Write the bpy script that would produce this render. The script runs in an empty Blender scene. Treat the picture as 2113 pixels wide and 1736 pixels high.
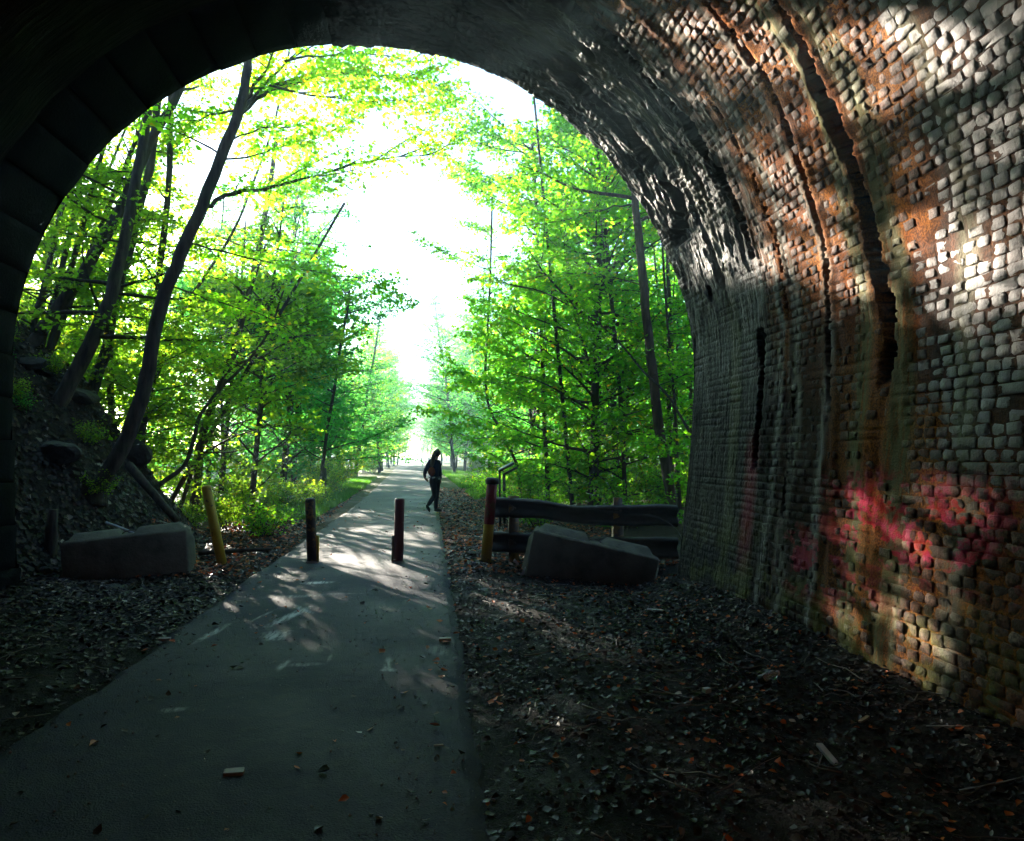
import bpy, math, random
import numpy as np
from mathutils import Vector

R_ = math.radians
SC = bpy.context.scene
COL = SC.collection
PI = math.pi

# ------------------------------------------------------------------ camera
FPX = 1400.0
YAW, PITCH = R_(6.9), R_(2.74)
cam_d = bpy.data.cameras.new('camera')
cam_d.sensor_width = 36.0
cam_d.lens = 36.0 * FPX / 2113.0
cam_d.clip_start = 0.05
cam_d.clip_end = 2000
cam = bpy.data.objects.new('camera', cam_d)
COL.objects.link(cam)
cam.location = (0, 0, 1.6)
cam.rotation_euler = (R_(90) + PITCH, 0, -YAW)
SC.camera = cam

# ------------------------------------------------------------------ sky, sun, exposure
SUN_AZ, SUN_EL = R_(-27.0), R_(13.0)          # azimuth measured from +Y towards +X
world = bpy.data.worlds.new('World')
SC.world = world
world.use_nodes = True
wn = world.node_tree
wn.nodes.clear()
sky = wn.nodes.new('ShaderNodeTexSky')
sky.sky_type = 'NISHITA'
sky.sun_disc = False
sky.sun_elevation = SUN_EL
sky.sun_rotation = SUN_AZ
sky.air_density = 1.0
sky.dust_density = 0.4
sky.ozone_density = 3.0
bg = wn.nodes.new('ShaderNodeBackground')
bg.inputs['Strength'].default_value = 0.05
wo = wn.nodes.new('ShaderNodeOutputWorld')
wn.links.new(sky.outputs[0], bg.inputs[0])
wn.links.new(bg.outputs[0], wo.inputs[0])

SDIR = Vector((math.sin(SUN_AZ) * math.cos(SUN_EL), math.cos(SUN_AZ) * math.cos(SUN_EL), math.sin(SUN_EL)))
sun_d = bpy.data.lights.new('sun', 'SUN')
sun_d.energy = 5.0
sun_d.angle = R_(0.5)
sun_d.color = (1.0, 0.90, 0.76)
sun = bpy.data.objects.new('sun', sun_d)
COL.objects.link(sun)
sun.rotation_euler = SDIR.to_track_quat('Z', 'Y').to_euler()
sun.location = (-20, 40, 30)

SC.view_settings.view_transform = 'Standard'
SC.view_settings.look = 'None'
SC.view_settings.exposure = 3.85
SC.view_settings.gamma = 1.0
SC.view_settings.use_curve_mapping = False
SC.render.engine = 'CYCLES'
SC.cycles.max_bounces = 9
SC.cycles.diffuse_bounces = 6
SC.cycles.glossy_bounces = 2
SC.cycles.transmission_bounces = 6
SC.cycles.volume_bounces = 0
SC.cycles.volume_step_rate = 4.0
SC.cycles.volume_max_steps = 64
SC.cycles.use_denoising = True
SC.cycles.sample_clamp_indirect = 6.0
SC.cycles.caustics_reflective = False
SC.cycles.caustics_refractive = False

# ------------------------------------------------------------------ measuring helpers (pixels of the 2113 px wide view of the photo)
_fw = np.array([math.sin(YAW) * math.cos(PITCH), math.cos(YAW) * math.cos(PITCH), math.sin(PITCH)])
_rt = np.array([math.cos(YAW), -math.sin(YAW), 0.0])
_up = np.cross(_rt, _fw)
CAM = np.array([0, 0, 1.6])


def ray(x, y):
    return _fw + _rt * (x - 1056.5) / FPX - _up * (y - 868) / FPX


def at_y(x, y, Y):
    d = ray(x, y)
    return CAM + d * (Y / d[1])


def at_z(x, y, z=0.0):
    d = ray(x, y)
    return CAM + d * ((z - 1.6) / d[2])


def at_ground(x, y):
    d = ray(x, y)
    ts = np.arange(2.0, 60.0, 0.02) / d[1]
    P = CAM + d * ts[:, None]
    k = np.argmax(P[:, 2] < ground_h(P[:, 0], P[:, 1]))
    return P[k]


def project(P):
    d = P - CAM
    w = np.maximum(d @ _fw, 1e-3)
    return 1056.5 + FPX * (d @ _rt) / w, 868 - FPX * (d @ _up) / w


# ------------------------------------------------------------------ noise
_rs = np.random.RandomState(11)
_TAB = _rs.rand(8, 256, 256)


def vnoise(x, y, seed=0):
    t = _TAB[seed % 8]
    x = np.asarray(x, float) + 17.3 * seed
    y = np.asarray(y, float) + 9.1 * seed
    xi = np.floor(x).astype(int)
    yi = np.floor(y).astype(int)
    fx = x - xi
    fy = y - yi
    fx = fx * fx * (3 - 2 * fx)
    fy = fy * fy * (3 - 2 * fy)
    a = t[xi & 255, yi & 255]
    b = t[(xi + 1) & 255, yi & 255]
    c = t[xi & 255, (yi + 1) & 255]
    d = t[(xi + 1) & 255, (yi + 1) & 255]
    return (a * (1 - fx) + b * fx) * (1 - fy) + (c * (1 - fx) + d * fx) * fy


def fbm(x, y, oct=4, seed=0, gain=0.5):
    s = 0.0
    amp = 1.0
    tot = 0.0
    for i in range(oct):
        s = s + amp * (vnoise(x * 2 ** i, y * 2 ** i, seed + i) - 0.5)
        tot += amp
        amp *= gain
    return s / tot * 2


def sstep(a, b, x):
    t = np.clip((x - a) / (b - a), 0, 1)
    return t * t * (3 - 2 * t)


# ------------------------------------------------------------------ mesh helpers
def np_mesh(name, V, F, mat=None, attrs=None, smooth=False):
    """V (n,3); F list of arrays with constant side count each; attrs: name -> (n,4) colours per vertex."""
    me = bpy.data.meshes.new(name)
    V = np.asarray(V, np.float32)
    if not isinstance(F, list):
        F = [F]
    F = [np.asarray(f, np.int32) for f in F if len(f)]
    me.vertices.add(len(V))
    me.vertices.foreach_set('co', V.ravel())
    nl = sum(f.size for f in F)
    npoly = sum(len(f) for f in F)
    me.loops.add(nl)
    me.polygons.add(npoly)
    me.loops.foreach_set('vertex_index', np.concatenate([f.ravel() for f in F]))
    tot = np.concatenate([np.full(len(f), f.shape[1], np.int32) for f in F])
    st = np.concatenate([[0], np.cumsum(tot)[:-1]]).astype(np.int32)
    me.polygons.foreach_set('loop_start', st)
    me.polygons.foreach_set('loop_total', tot)
    if smooth:
        me.polygons.foreach_set('use_smooth', np.ones(npoly, bool))
    me.update(calc_edges=True)
    if attrs:
        for k, a in attrs.items():
            at = me.color_attributes.new(k, 'FLOAT_COLOR', 'POINT')
            at.data.foreach_set('color', np.asarray(a, np.float32).ravel())
    if mat:
        me.materials.append(mat)
    return me


class MB:
    """collects pieces of one mesh"""

    def __init__(self):
        self.V = []
        self.F = {}
        self.n = 0

    def add(self, V, *Fs):
        V = np.asarray(V, float)
        for f in Fs:
            f = np.asarray(f, int)
            if f.size:
                self.F.setdefault(f.shape[1], []).append(f + self.n)
        self.V.append(V)
        self.n += len(V)

    def box(self, c, s, rz=0.0, rot=None):
        c = np.array(c, float)
        h = np.array(s, float) / 2
        v = np.array([[x, y, z] for z in (-1, 1) for y in (-1, 1) for x in (-1, 1)], float) * h
        if rot is not None:
            v = v @ np.array(rot).T
        elif rz:
            ca, sa = math.cos(rz), math.sin(rz)
            v = v @ np.array([[ca, sa, 0], [-sa, ca, 0], [0, 0, 1]])
        self.add(v + c, [[0, 2, 3, 1], [4, 5, 7, 6], [0, 1, 5, 4], [2, 6, 7, 3], [0, 4, 6, 2], [1, 3, 7, 5]])

    def tube(self, pts, rad, n=8, cap=True, wob=0.0, rng=None):
        pts = np.asarray(pts, float)
        m = len(pts)
        rad = np.broadcast_to(np.asarray(rad, float), (m,))
        T = np.gradient(pts, axis=0)
        T /= np.linalg.norm(T, axis=1)[:, None] + 1e-9
        ref = np.array([0.31, 0.22, 0.92]) if abs(T[0][2]) < 0.9 else np.array([0.9, 0.3, 0.1])
        U = np.cross(T, ref)
        U /= np.linalg.norm(U, axis=1)[:, None] + 1e-9
        W = np.cross(T, U)
        a = np.linspace(0, 2 * PI, n, endpoint=False)
        rr = rad[:, None] * np.ones((1, n))
        if wob and rng is not None:
            rr = rr * (1 + wob * (rng.rand(m, n) - 0.5))
        V = pts[:, None, :] + rr[..., None] * (np.cos(a)[None, :, None] * U[:, None, :] + np.sin(a)[None, :, None] * W[:, None, :])
        V = V.reshape(-1, 3)
        i = np.arange(m - 1)[:, None] * n
        j = np.arange(n)[None, :]
        j2 = (j + 1) % n
        F = np.stack([i + j, i + j2, i + n + j2, i + n + j], -1).reshape(-1, 4)
        fs = [F]
        if cap:
            V = np.vstack([V, pts[0], pts[-1]])
            a0, a1 = m * n, m * n + 1
            jj = np.arange(n)
            fs.append(np.stack([np.full(n, a0), (jj + 1) % n, jj], -1))
            fs.append(np.stack([np.full(n, a1), (m - 1) * n + jj, (m - 1) * n + (jj + 1) % n], -1))
        self.add(V, *fs)

    def lathe(self, prof, c=(0, 0, 0), n=20, axis=None):
        """prof: list of (r, z)"""
        m = len(prof)
        a = np.linspace(0, 2 * PI, n, endpoint=False)
        V = np.array([[r * math.cos(t), r * math.sin(t), z] for r, z in prof for t in a])
        if axis is not None:
            q = Vector(axis).to_track_quat('Z', 'Y').to_matrix()
            V = V @ np.array(q).T
        V = V + np.array(c)
        i = np.arange(m - 1)[:, None] * n
        j = np.arange(n)[None, :]
        j2 = (j + 1) % n
        self.add(V, np.stack([i + j, i + j2, i + n + j2, i + n + j], -1).reshape(-1, 4))

    def build(self, name, mat=None, parent=None, smooth=False, attrs=None):
        V = np.vstack(self.V)
        F = [np.vstack(v) for v in self.F.values()]
        return link(np_mesh(name, V, F, mat, attrs, smooth), name, parent)


def link(me, name, parent=None):
    o = bpy.data.objects.new(name, me)
    COL.objects.link(o)
    if parent is not None:
        o.parent = parent
    return o


def tag(o, label=None, cat=None, group=None, kind=None):
    if label:
        o['label'] = label
    if cat:
        o['category'] = cat
    if group:
        o['group'] = group
    if kind:
        o['kind'] = kind
    return o


def thing(name, label, cat, loc=(0, 0, 0), rz=0.0, group=None):
    o = bpy.data.objects.new(name, None)
    o.empty_display_size = 0.2
    COL.objects.link(o)
    o.location = loc
    o.rotation_euler = (0, 0, rz)
    return tag(o, label, cat, group)


def copy_tree(o, parent=None):
    c = o.copy()
    COL.objects.link(c)
    c.parent = parent
    for ch in [x for x in KIDS.get(o.name, [])]:
        copy_tree(ch, c)
    return c


KIDS = {}


def note_kids():
    KIDS.clear()
    for o in bpy.data.objects:
        if o.parent:
            KIDS.setdefault(o.parent.name, []).append(o)


# ------------------------------------------------------------------ materials
class NT:
    def __init__(self, name):
        self.m = bpy.data.materials.new(name)
        self.m.use_nodes = True
        self.t = self.m.node_tree
        self.t.nodes.clear()
        self.out = self.t.nodes.new('ShaderNodeOutputMaterial')

    def n(self, typ, ins=None, **kw):
        nd = self.t.nodes.new('ShaderNode' + typ)
        for k, v in kw.items():
            setattr(nd, k, v)
        if ins:
            for k, v in ins.items():
                self.set(nd.inputs[k], v)
        return nd

    def set(self, sock, v):
        if isinstance(v, bpy.types.NodeSocket):
            self.t.links.new(v, sock)
        elif isinstance(v, bpy.types.Node):
            self.t.links.new(v.outputs[0], sock)
        else:
            if sock.type == 'RGBA' and len(v) == 3:
                v = (*v, 1)
            sock.default_value = v

    def math(self, op, a, b=0.0, c=0.0, clamp=False):
        nd = self.n('Math', {0: a, 1: b, 2: c}, operation=op)
        nd.use_clamp = clamp
        return nd.outputs[0]

    def mix(self, f, a, b, blend='MIX'):
        nd = self.n('Mix', data_type='RGBA', blend_type=blend)
        self.set(nd.inputs[0], f)
        self.set(nd.inputs[6], a)
        self.set(nd.inputs[7], b)
        return nd.outputs[2]

    def ramp(self, f, stops):
        nd = self.n('ValToRGB', {0: f})
        cr = nd.color_ramp
        while len(cr.elements) < len(stops):
            cr.elements.new(0.5)
        for e, (p, c) in zip(cr.elements, stops):
            e.position = p
            e.color = (*c, 1) if hasattr(c, '__len__') else (c, c, c, 1)
        return nd.outputs[0]

    def noise(self, vec, scale, detail=3, rough=0.5, dist=0.0, typ=None):
        nd = self.n('TexNoise', {'Vector': vec, 'Scale': scale, 'Detail': detail, 'Roughness': rough, 'Distortion': dist})
        return nd.outputs[0]

    def pos(self):
        return self.n('NewGeometry').outputs['Position']

    def mapping(self, vec, loc=(0, 0, 0), rot=(0, 0, 0), sc=(1, 1, 1), typ='POINT'):
        return self.n('Mapping', {'Vector': vec, 'Location': loc, 'Rotation': rot, 'Scale': sc}, vector_type=typ).outputs[0]

    def bsdf(self, col, rough=0.6, spec=0.5, normal=None, metal=0.0, **kw):
        p = self.n('BsdfPrincipled', {'Base Color': col, 'Roughness': rough, 'Specular IOR Level': spec, 'Metallic': metal})
        for k, v in kw.items():
            self.set(p.inputs[k], v)
        if normal is not None:
            self.set(p.inputs['Normal'], normal)
        return p

    def bump(self, h, strength=0.5, dist=0.01, normal=None):
        b = self.n('Bump', {'Height': h, 'Strength': strength, 'Distance': dist})
        if normal is not None:
            self.set(b.inputs['Normal'], normal)
        return b.outputs[0]

    def finish(self, sh):
        self.t.links.new(sh.outputs[0] if isinstance(sh, bpy.types.Node) else sh, self.out.inputs[0])
        return self.m


def simple_mat(name, col, rough=0.7, spec=0.4, var=0.25, scale=8.0, bump=0.3, metal=0.0, bdist=0.004):
    t = NT(name)
    co = t.n('TexCoord').outputs['Object']
    n1 = t.noise(co, scale, 5, 0.6)
    n2 = t.noise(co, scale * 6, 4, 0.6)
    c2 = tuple(c * (1 - var * 2) for c in col)
    c3 = tuple(min(1, c * (1 + var)) for c in col)
    c = t.ramp(n1, [(0.3, c2), (0.5, col), (0.72, c3)])
    c = t.mix(t.math('MULTIPLY', n2, 0.4), c, tuple(x * 0.6 for x in col))
    b = t.bump(t.math('ADD', n1, n2), bump, bdist)
    return t.finish(t.bsdf(c, rough, spec, b, metal))


# ---- tunnel profile
XC, ZC, RAD = -0.704, 2.636, 4.113
Y_PORTAL = 8.52
S_BASE = ZC + 0.25                      # arc length of the straight side, from z = -0.25 up
S_ARC = PI * RAD
S_TOT = 2 * S_BASE + S_ARC


def prof(s):
    """point (x, z) and inward normal (nx, nz) of the lining at arc length s measured from the right-hand foot"""
    s = np.asarray(s, float)
    z = np.where(s < S_BASE, s - 0.25, np.where(s > S_BASE + S_ARC, S_TOT - s - 0.25, 0.0))
    a = np.clip((s - S_BASE) / RAD, 0, PI)
    arc = (s >= S_BASE) & (s <= S_BASE + S_ARC)
    lean = 0.26 * np.clip((ZC - z) / ZC, 0, 1.1) ** 1.4
    xr = XC + RAD - lean
    xl = XC - RAD + lean * 0.6
    x = np.where(arc, XC + RAD * np.cos(a), np.where(s < S_BASE, xr, xl))
    zz = np.where(arc, ZC + RAD * np.sin(a), z)
    nx = np.where(arc, -np.cos(a), np.where(s < S_BASE, -1.0, 1.0))
    nz = np.where(arc, -np.sin(a), 0.0)
    return x, zz, nx, nz


CRACKS = [(4.72, 0.042, 2.3, 9.6, 0.40), (5.38, 0.014, 2.2, 10.0, 0.24), (6.05, 0.014, 1.0, 5.6, 0.22), (6.62, 0.05, 1.6, 9.0, 0.32)]


def crack_y(k, s):
    return CRACKS[k][0] + 0.16 * fbm(np.asarray(s) * 0.7, np.zeros_like(np.asarray(s, float)) + 3.3 * k, 3, k)


def crack_mask(s, y):
    """(depth, crust) of the arch-wise cracks"""
    dep = np.zeros(np.broadcast(s, y).shape)
    cru = np.zeros_like(dep)
    for k, (yc, w, s0, s1, d) in enumerate(CRACKS):
        yy = crack_y(k, s)
        ww = w * np.clip(0.25 + 1.5 * vnoise(s * 1.7, 0 * s + k * 5.1, k) + 0.7 * fbm(s * 9, y * 0 + k, 2, k), 0.05, 3)
        env = sstep(s0, s0 + 0.5, s) * (1 - sstep(s1 - 1.0, s1, s))
        dist = np.abs(y - yy + 0.022 * fbm(s * 13, y * 13, 3, 2) + 0.012 * fbm(s * 40, y * 40, 1, 4))
        if k:
            env = env * sstep(0.32, 0.42, vnoise(s * 1.1, 0 * s + 2.2 * k, k + 1))
        else:
            env = env * sstep(0.16, 0.24, vnoise(s * 1.6, 0 * s + 6.1, 3))
        dep = np.maximum(dep, d * env * (1 - sstep(ww * 0.7, ww * 1.15, dist)))
        cw = 0.20 if k == 0 else (0.10 if k in (1, 3) else 0.05)
        cw = cw * (0.5 + vnoise(s * 0.9, 0 * s + 7.7 * k, k + 2))
        cru = np.maximum(cru, (1 - sstep(cw * 0.7, cw * 1.2, dist)) * sstep(-3, 0, s))
    return dep, cru


def wall_disp(s, y):
    dep, cru = crack_mask(s, y)
    base = 0.022 * fbm(s * 1.3, y * 1.6, 3, 1) + 0.007 * fbm(s * 9, y * 9, 3, 2) + 0.003 * fbm(s * 30, y * 30, 2, 3)
    streak = fbm(s * 2.2, y * 16, 4, 4) * 0.02
    # open bed joints between the courses, here and there washed out
    dj = np.abs(((s + 0.006 * fbm(s * 3, y * 5, 2, 4)) / 0.078 + 0.5) % 1.0 - 0.5) * 0.078
    op = sstep(0.42, 0.68, vnoise(s * 4.1, y * 1.7, 6))
    base = base - 0.013 * (1 - sstep(0.004, 0.012, dj)) * op
    base = base + cru * (0.014 + streak * 1.0)
    # eroded lining next to the portal: deep arch-wise ridges
    st = sstep(6.35, 6.75, y + 0.12 * fbm(s * 1.1, y * 0, 2, 5))
    wv = y + 0.10 * fbm(s * 0.6, y * 0.5, 3, 6)
    wv = wv + 0.05 * fbm(s * 2.6, y * 2, 3, 1)
    rid = 1 - np.abs(fbm(s * 0.9, wv * 4.2, 4, 2)) * 2.6
    rid2 = fbm(s * 4.2, wv * 19, 4, 5)
    top = sstep(3.0, 4.6, s)
    rid3 = 1 - np.abs(fbm(s * 2.6, wv * 11, 3, 7)) * 2.4
    d2 = 0.026 * rid * (0.15 + 1.1 * top) + 0.018 * rid3 * (0.12 + 1.1 * top) + 0.022 * rid2 * (0.2 + 0.9 * top) - 0.012 * (1 - sstep(0.004, 0.014, dj)) * (0.3 + 0.7 * op) + 0.020 * fbm(s * 9, wv * 28, 3, 1) * (0.4 + 0.6 * top) + 0.010 * (vnoise(s * 45, wv * 60, 6) - 0.5)
    hole = sstep(0.34, 0.5, fbm(s * 1.3, wv * 3.1, 3, 3)) * top
    d2 = d2 - 0.22 * hole
    return base * (1 - st) + st * d2 - dep, dep, cru, st


def wall_point(s, y, off=0.0):
    x, z, nx, nz = prof(s)
    return np.stack([x + nx * off, np.broadcast_to(y, x.shape) + 0 * x, z + nz * off], -1)


# ---- shared stains of the tunnel, in world space
def tunnel_coords(t):
    p = t.pos()
    sp = t.n('SeparateXYZ', {0: p})
    x, y, z = sp.outputs
    ang = t.math('ARCTAN2', t.math('SUBTRACT', z, ZC), t.math('SUBTRACT', x, XC))
    ang = t.math('MAXIMUM', ang, 0.0)
    s = t.math('ADD', t.math('MULTIPLY', ang, RAD), t.math('MINIMUM', z, ZC))
    vec = t.n('CombineXYZ', {0: y, 1: s, 2: 0.0}).outputs[0]
    return p, x, y, z, s, vec


def band(t, v, a, b, soft):
    lo = t.n('MapRange', {0: v, 1: a - soft, 2: a + soft, 3: 0.0, 4: 1.0}).outputs[0]
    hi = t.n('MapRange', {0: v, 1: b - soft, 2: b + soft, 3: 1.0, 4: 0.0}).outputs[0]
    return t.math('MULTIPLY', lo, hi)


def lining_material(name, brick):
    t = NT(name)
    p, x, y, z, s, vec = tunnel_coords(t)
    streak = t.noise(t.mapping(vec, sc=(9, 0.9, 1)), 1.0, 5, 0.6)
    streak2 = t.noise(t.mapping(vec, loc=(3, 7, 0), sc=(26, 1.8, 1)), 1.0, 4, 0.6)
    blotch = t.noise(vec, 1.3, 5, 0.6)
    grain = t.noise(p, 60, 4, 0.65)
    fine = t.noise(p, 220, 3, 0.6)
    if brick:
        at = t.n('Attribute', attribute_name='tint').outputs['Color']
        rnd = t.n('ObjectInfo').outputs['Random']
        rr = t.n('SeparateColor', {0: at}).outputs
        v = t.math('FRACT', t.math('ADD', rr[0], rnd))
        col = t.ramp(v, [(0.0, (0.10, 0.032, 0.014)), (0.25, (0.15, 0.068, 0.040)), (0.45, (0.060, 0.032, 0.021)),
                         (0.62, (0.26, 0.155, 0.110)), (0.72, (0.13, 0.048, 0.022)), (0.86, (0.035, 0.020, 0.013)), (1.0, (0.17, 0.058, 0.019))])
        col = t.mix(t.math('MULTIPLY', t.ramp(t.noise(p, 34, 5, 0.7), [(0.44, 0), (0.58, 1)]), 0.75), col, (0.035, 0.022, 0.016))
    else:
        col = t.ramp(blotch, [(0.28, (0.08, 0.021, 0.005)), (0.45, (0.23, 0.066, 0.010)), (0.6, (0.31, 0.112, 0.016)), (0.75, (0.15, 0.038, 0.007))])
        col = t.mix(t.math('MULTIPLY', t.ramp(grain, [(0.44, 0), (0.56, 1)]), 0.75), col, (0.045, 0.016, 0.006))
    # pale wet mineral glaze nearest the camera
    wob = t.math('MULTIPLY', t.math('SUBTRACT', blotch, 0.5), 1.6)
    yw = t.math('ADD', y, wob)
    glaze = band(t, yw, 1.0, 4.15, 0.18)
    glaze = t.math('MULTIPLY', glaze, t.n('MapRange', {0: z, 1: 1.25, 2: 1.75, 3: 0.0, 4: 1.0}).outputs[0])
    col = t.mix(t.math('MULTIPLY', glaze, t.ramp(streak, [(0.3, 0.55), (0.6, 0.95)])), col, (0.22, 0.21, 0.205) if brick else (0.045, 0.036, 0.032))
    # dark grey eroded stone by the portal, soot at the crown
    yst = t.math('ADD', y, t.math('MULTIPLY', t.math('SUBTRACT', streak, 0.5), 0.8))
    stone = t.n('MapRange', {0: yst, 1: 6.15, 2: 6.6, 3: 0.0, 4: 1.0}).outputs[0]
    stone_c = t.ramp(streak2, [(0.30, (0.006, 0.006, 0.005)), (0.5, (0.016, 0.015, 0.011)), (0.60, (0.028, 0.026, 0.016)), (0.70, (0.12, 0.115, 0.085))])
    col = t.mix(stone, col, stone_c)
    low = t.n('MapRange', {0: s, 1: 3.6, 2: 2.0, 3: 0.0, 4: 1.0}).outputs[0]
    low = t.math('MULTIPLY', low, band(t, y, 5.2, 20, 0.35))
    col = t.mix(t.math('MULTIPLY', low, 0.88), col, (0.006, 0.0056, 0.005))  # shade on the low wall by the mouth painted in near-black
    # olive and whitish streaks running down beside the cracks
    for yc, w, c in ((4.52, 0.12, (0.12, 0.118, 0.055)), (4.95, 0.09, (0.11, 0.112, 0.05)), (5.42, 0.05, (0.19, 0.185, 0.16)),
                     (5.95, 0.08, (0.13, 0.125, 0.10)), (6.3, 0.05, (0.17, 0.165, 0.14)), (7.2, 0.12, (0.06, 0.062, 0.03)), (3.9, 0.08, (0.14, 0.13, 0.09))):
        wv = t.math('ADD', y, t.math('MULTIPLY', t.math('SUBTRACT', t.noise(t.mapping(vec, loc=(yc, yc * 3, 0), sc=(0.2, 0.8, 1)), 1.0, 3, 0.5), 0.5), 0.5))
        b = band(t, wv, yc - w, yc + w, 0.04)
        f = t.math('MULTIPLY', b, t.ramp(streak2, [(0.32, 0.1), (0.52, 0.9)]))
        col = t.mix(f, col, c)
    # moss low down
    mossn = t.noise(t.mapping(vec, loc=(5, 1, 0)), 2.6, 5, 0.65)
    mz = t.n('MapRange', {0: z, 1: 1.15, 2: 0.1, 3: 0.0, 4: 1.0}).outputs[0]
    moss = t.math('MULTIPLY', t.ramp(mossn, [(0.48, 0), (0.6, 1)]), mz)
    col = t.mix(t.math('MULTIPLY', moss, 0.8), col, t.ramp(grain, [(0.3, (0.03, 0.035, 0.01)), (0.65, (0.13, 0.14, 0.025))]))
    # spray paint: pink and red clouds, one red stroke near the portal
    gn = t.noise(t.mapping(vec, loc=(1.7, 2.2, 0), sc=(1.0, 1.6, 1)), 2.4, 4, 0.6)
    g1 = t.math('MULTIPLY', band(t, y, 3.55, 5.25, 0.25), band(t, z, 0.78, 1.42, 0.12))
    g2 = t.math('MULTIPLY', band(t, y, 4.6, 5.9, 0.25), band(t, z, 0.42, 0.95, 0.12))
    g3 = t.math('MULTIPLY', band(t, y, 6.6, 6.85, 0.07), band(t, z, 0.5, 1.7, 0.2))
    g = t.math('MULTIPLY', g1, t.math('MULTIPLY', t.ramp(gn, [(0.475, 0), (0.50, 0.95)]), t.ramp(t.noise(vec, 11.0, 3, 0.6), [(0.42, 0.15), (0.52, 1.0)])))
    g = t.math('MAXIMUM', g, t.math('MULTIPLY', g2, t.ramp(gn, [(0.50, 0), (0.54, 0.6)])))
    g = t.math('MAXIMUM', g, t.math('MULTIPLY', g3, 0.35))
    g = t.math('MULTIPLY', g, t.ramp(grain, [(0.3, 0.6), (0.55, 1.0)]))
    pc = t.ramp(t.noise(vec, 3.7, 2, 0.5), [(0.38, (0.42, 0.010, 0.03)), (0.5, (0.40, 0.025, 0.08)), (0.62, (0.36, 0.018, 0.012))])
    col = t.mix(g, col, pc)
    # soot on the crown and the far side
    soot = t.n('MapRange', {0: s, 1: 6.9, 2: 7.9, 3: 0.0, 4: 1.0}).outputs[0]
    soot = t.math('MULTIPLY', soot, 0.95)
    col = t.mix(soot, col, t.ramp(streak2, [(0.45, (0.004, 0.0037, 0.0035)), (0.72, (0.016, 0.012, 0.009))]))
    rough = t.ramp(t.noise(t.mapping(vec, sc=(5, 1.1, 1)), 1.0, 4, 0.6), [(0.35, 0.30), (0.65, 0.62)])
    rough = t.math('ADD', rough, t.math('MULTIPLY', stone, 0.12))
    if brick:
        rough = t.math('ADD', rough, t.math('SUBTRACT', 0.18, t.math('MULTIPLY', glaze, 0.18)))
    if not brick:
        rough = t.math('ADD', rough, t.math('SUBTRACT', 0.45, t.math('MULTIPLY', stone, 0.45)))
    h = t.math('ADD', t.math('MULTIPLY', grain, 1.0), t.math('MULTIPLY', fine, 0.45))
    h = t.math('ADD', h, t.math('MULTIPLY', streak2, 0.8))
    h = t.math('ADD', h, t.math('MULTIPLY', t.math('MULTIPLY', streak2, stone), 5.0))
    b = t.bump(h, 1.0, 0.008)
    if not brick:
        crack_shade = t.n('SeparateColor', {0: t.n('Attribute', attribute_name='tint').outputs['Color']}).outputs[0]
        col = t.mix(crack_shade, col, (0.006, 0.005, 0.0045))     # cracks painted near-black to stand for the shade inside them
        sp_ = t.math('MULTIPLY', t.math('ADD', 0.12, t.math('MULTIPLY', stone, t.math('SUBTRACT', 0.24, t.math('MULTIPLY', low, 0.22)))), t.math('SUBTRACT', 1.0, soot))
        return t.finish(t.bsdf(col, rough, sp_, b))
    return t.finish(t.bsdf(col, rough, t.math('MULTIPLY', t.math('ADD', 0.10, t.math('MULTIPLY', glaze, 0.30)), t.math('SUBTRACT', 1.0, soot)), b))


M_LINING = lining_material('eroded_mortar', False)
M_BRICK = lining_material('old_brick', True)


def portal_stone_mat():
    t = NT('sooty_stone')
    p = t.pos()
    n = t.noise(p, 3, 6, 0.6)
    n2 = t.noise(p, 30, 5, 0.6)
    c = t.ramp(n, [(0.3, (0.0015, 0.0015, 0.0018)), (0.55, (0.003, 0.003, 0.003)), (0.75, (0.008, 0.007, 0.006))])
    return t.finish(t.bsdf(c, 0.9, 0.05, t.bump(t.math('ADD', n, n2), 0.8, 0.02)))


M_STONE = portal_stone_mat()


def ground_mat():
    t = NT('dark_damp_soil')
    p = t.pos()
    sp = t.n('SeparateXYZ', {0: p})
    n1 = t.noise(p, 1.1, 5, 0.6)
    n2 = t.noise(p, 14, 5, 0.65)
    n3 = t.noise(p, 90, 4, 0.6)
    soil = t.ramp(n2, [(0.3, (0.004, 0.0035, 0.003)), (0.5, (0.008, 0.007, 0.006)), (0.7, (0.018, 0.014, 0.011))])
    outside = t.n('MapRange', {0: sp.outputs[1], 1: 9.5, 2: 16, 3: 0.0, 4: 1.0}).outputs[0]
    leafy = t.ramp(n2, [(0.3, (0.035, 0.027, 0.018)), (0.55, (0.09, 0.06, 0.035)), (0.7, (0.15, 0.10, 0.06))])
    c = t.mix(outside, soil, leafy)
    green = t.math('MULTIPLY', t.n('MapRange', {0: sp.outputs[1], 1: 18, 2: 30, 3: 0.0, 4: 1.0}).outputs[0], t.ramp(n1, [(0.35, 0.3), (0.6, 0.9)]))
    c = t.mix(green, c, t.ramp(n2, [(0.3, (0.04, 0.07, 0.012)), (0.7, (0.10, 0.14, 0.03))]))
    r = t.ramp(n1, [(0.38, 0.55), (0.55, 0.9)])
    h = t.math('ADD', t.math('MULTIPLY', n2, 1.5), n3)
    return t.finish(t.bsdf(c, r, 0.12, t.bump(h, 1.0, 0.03)))


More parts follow.
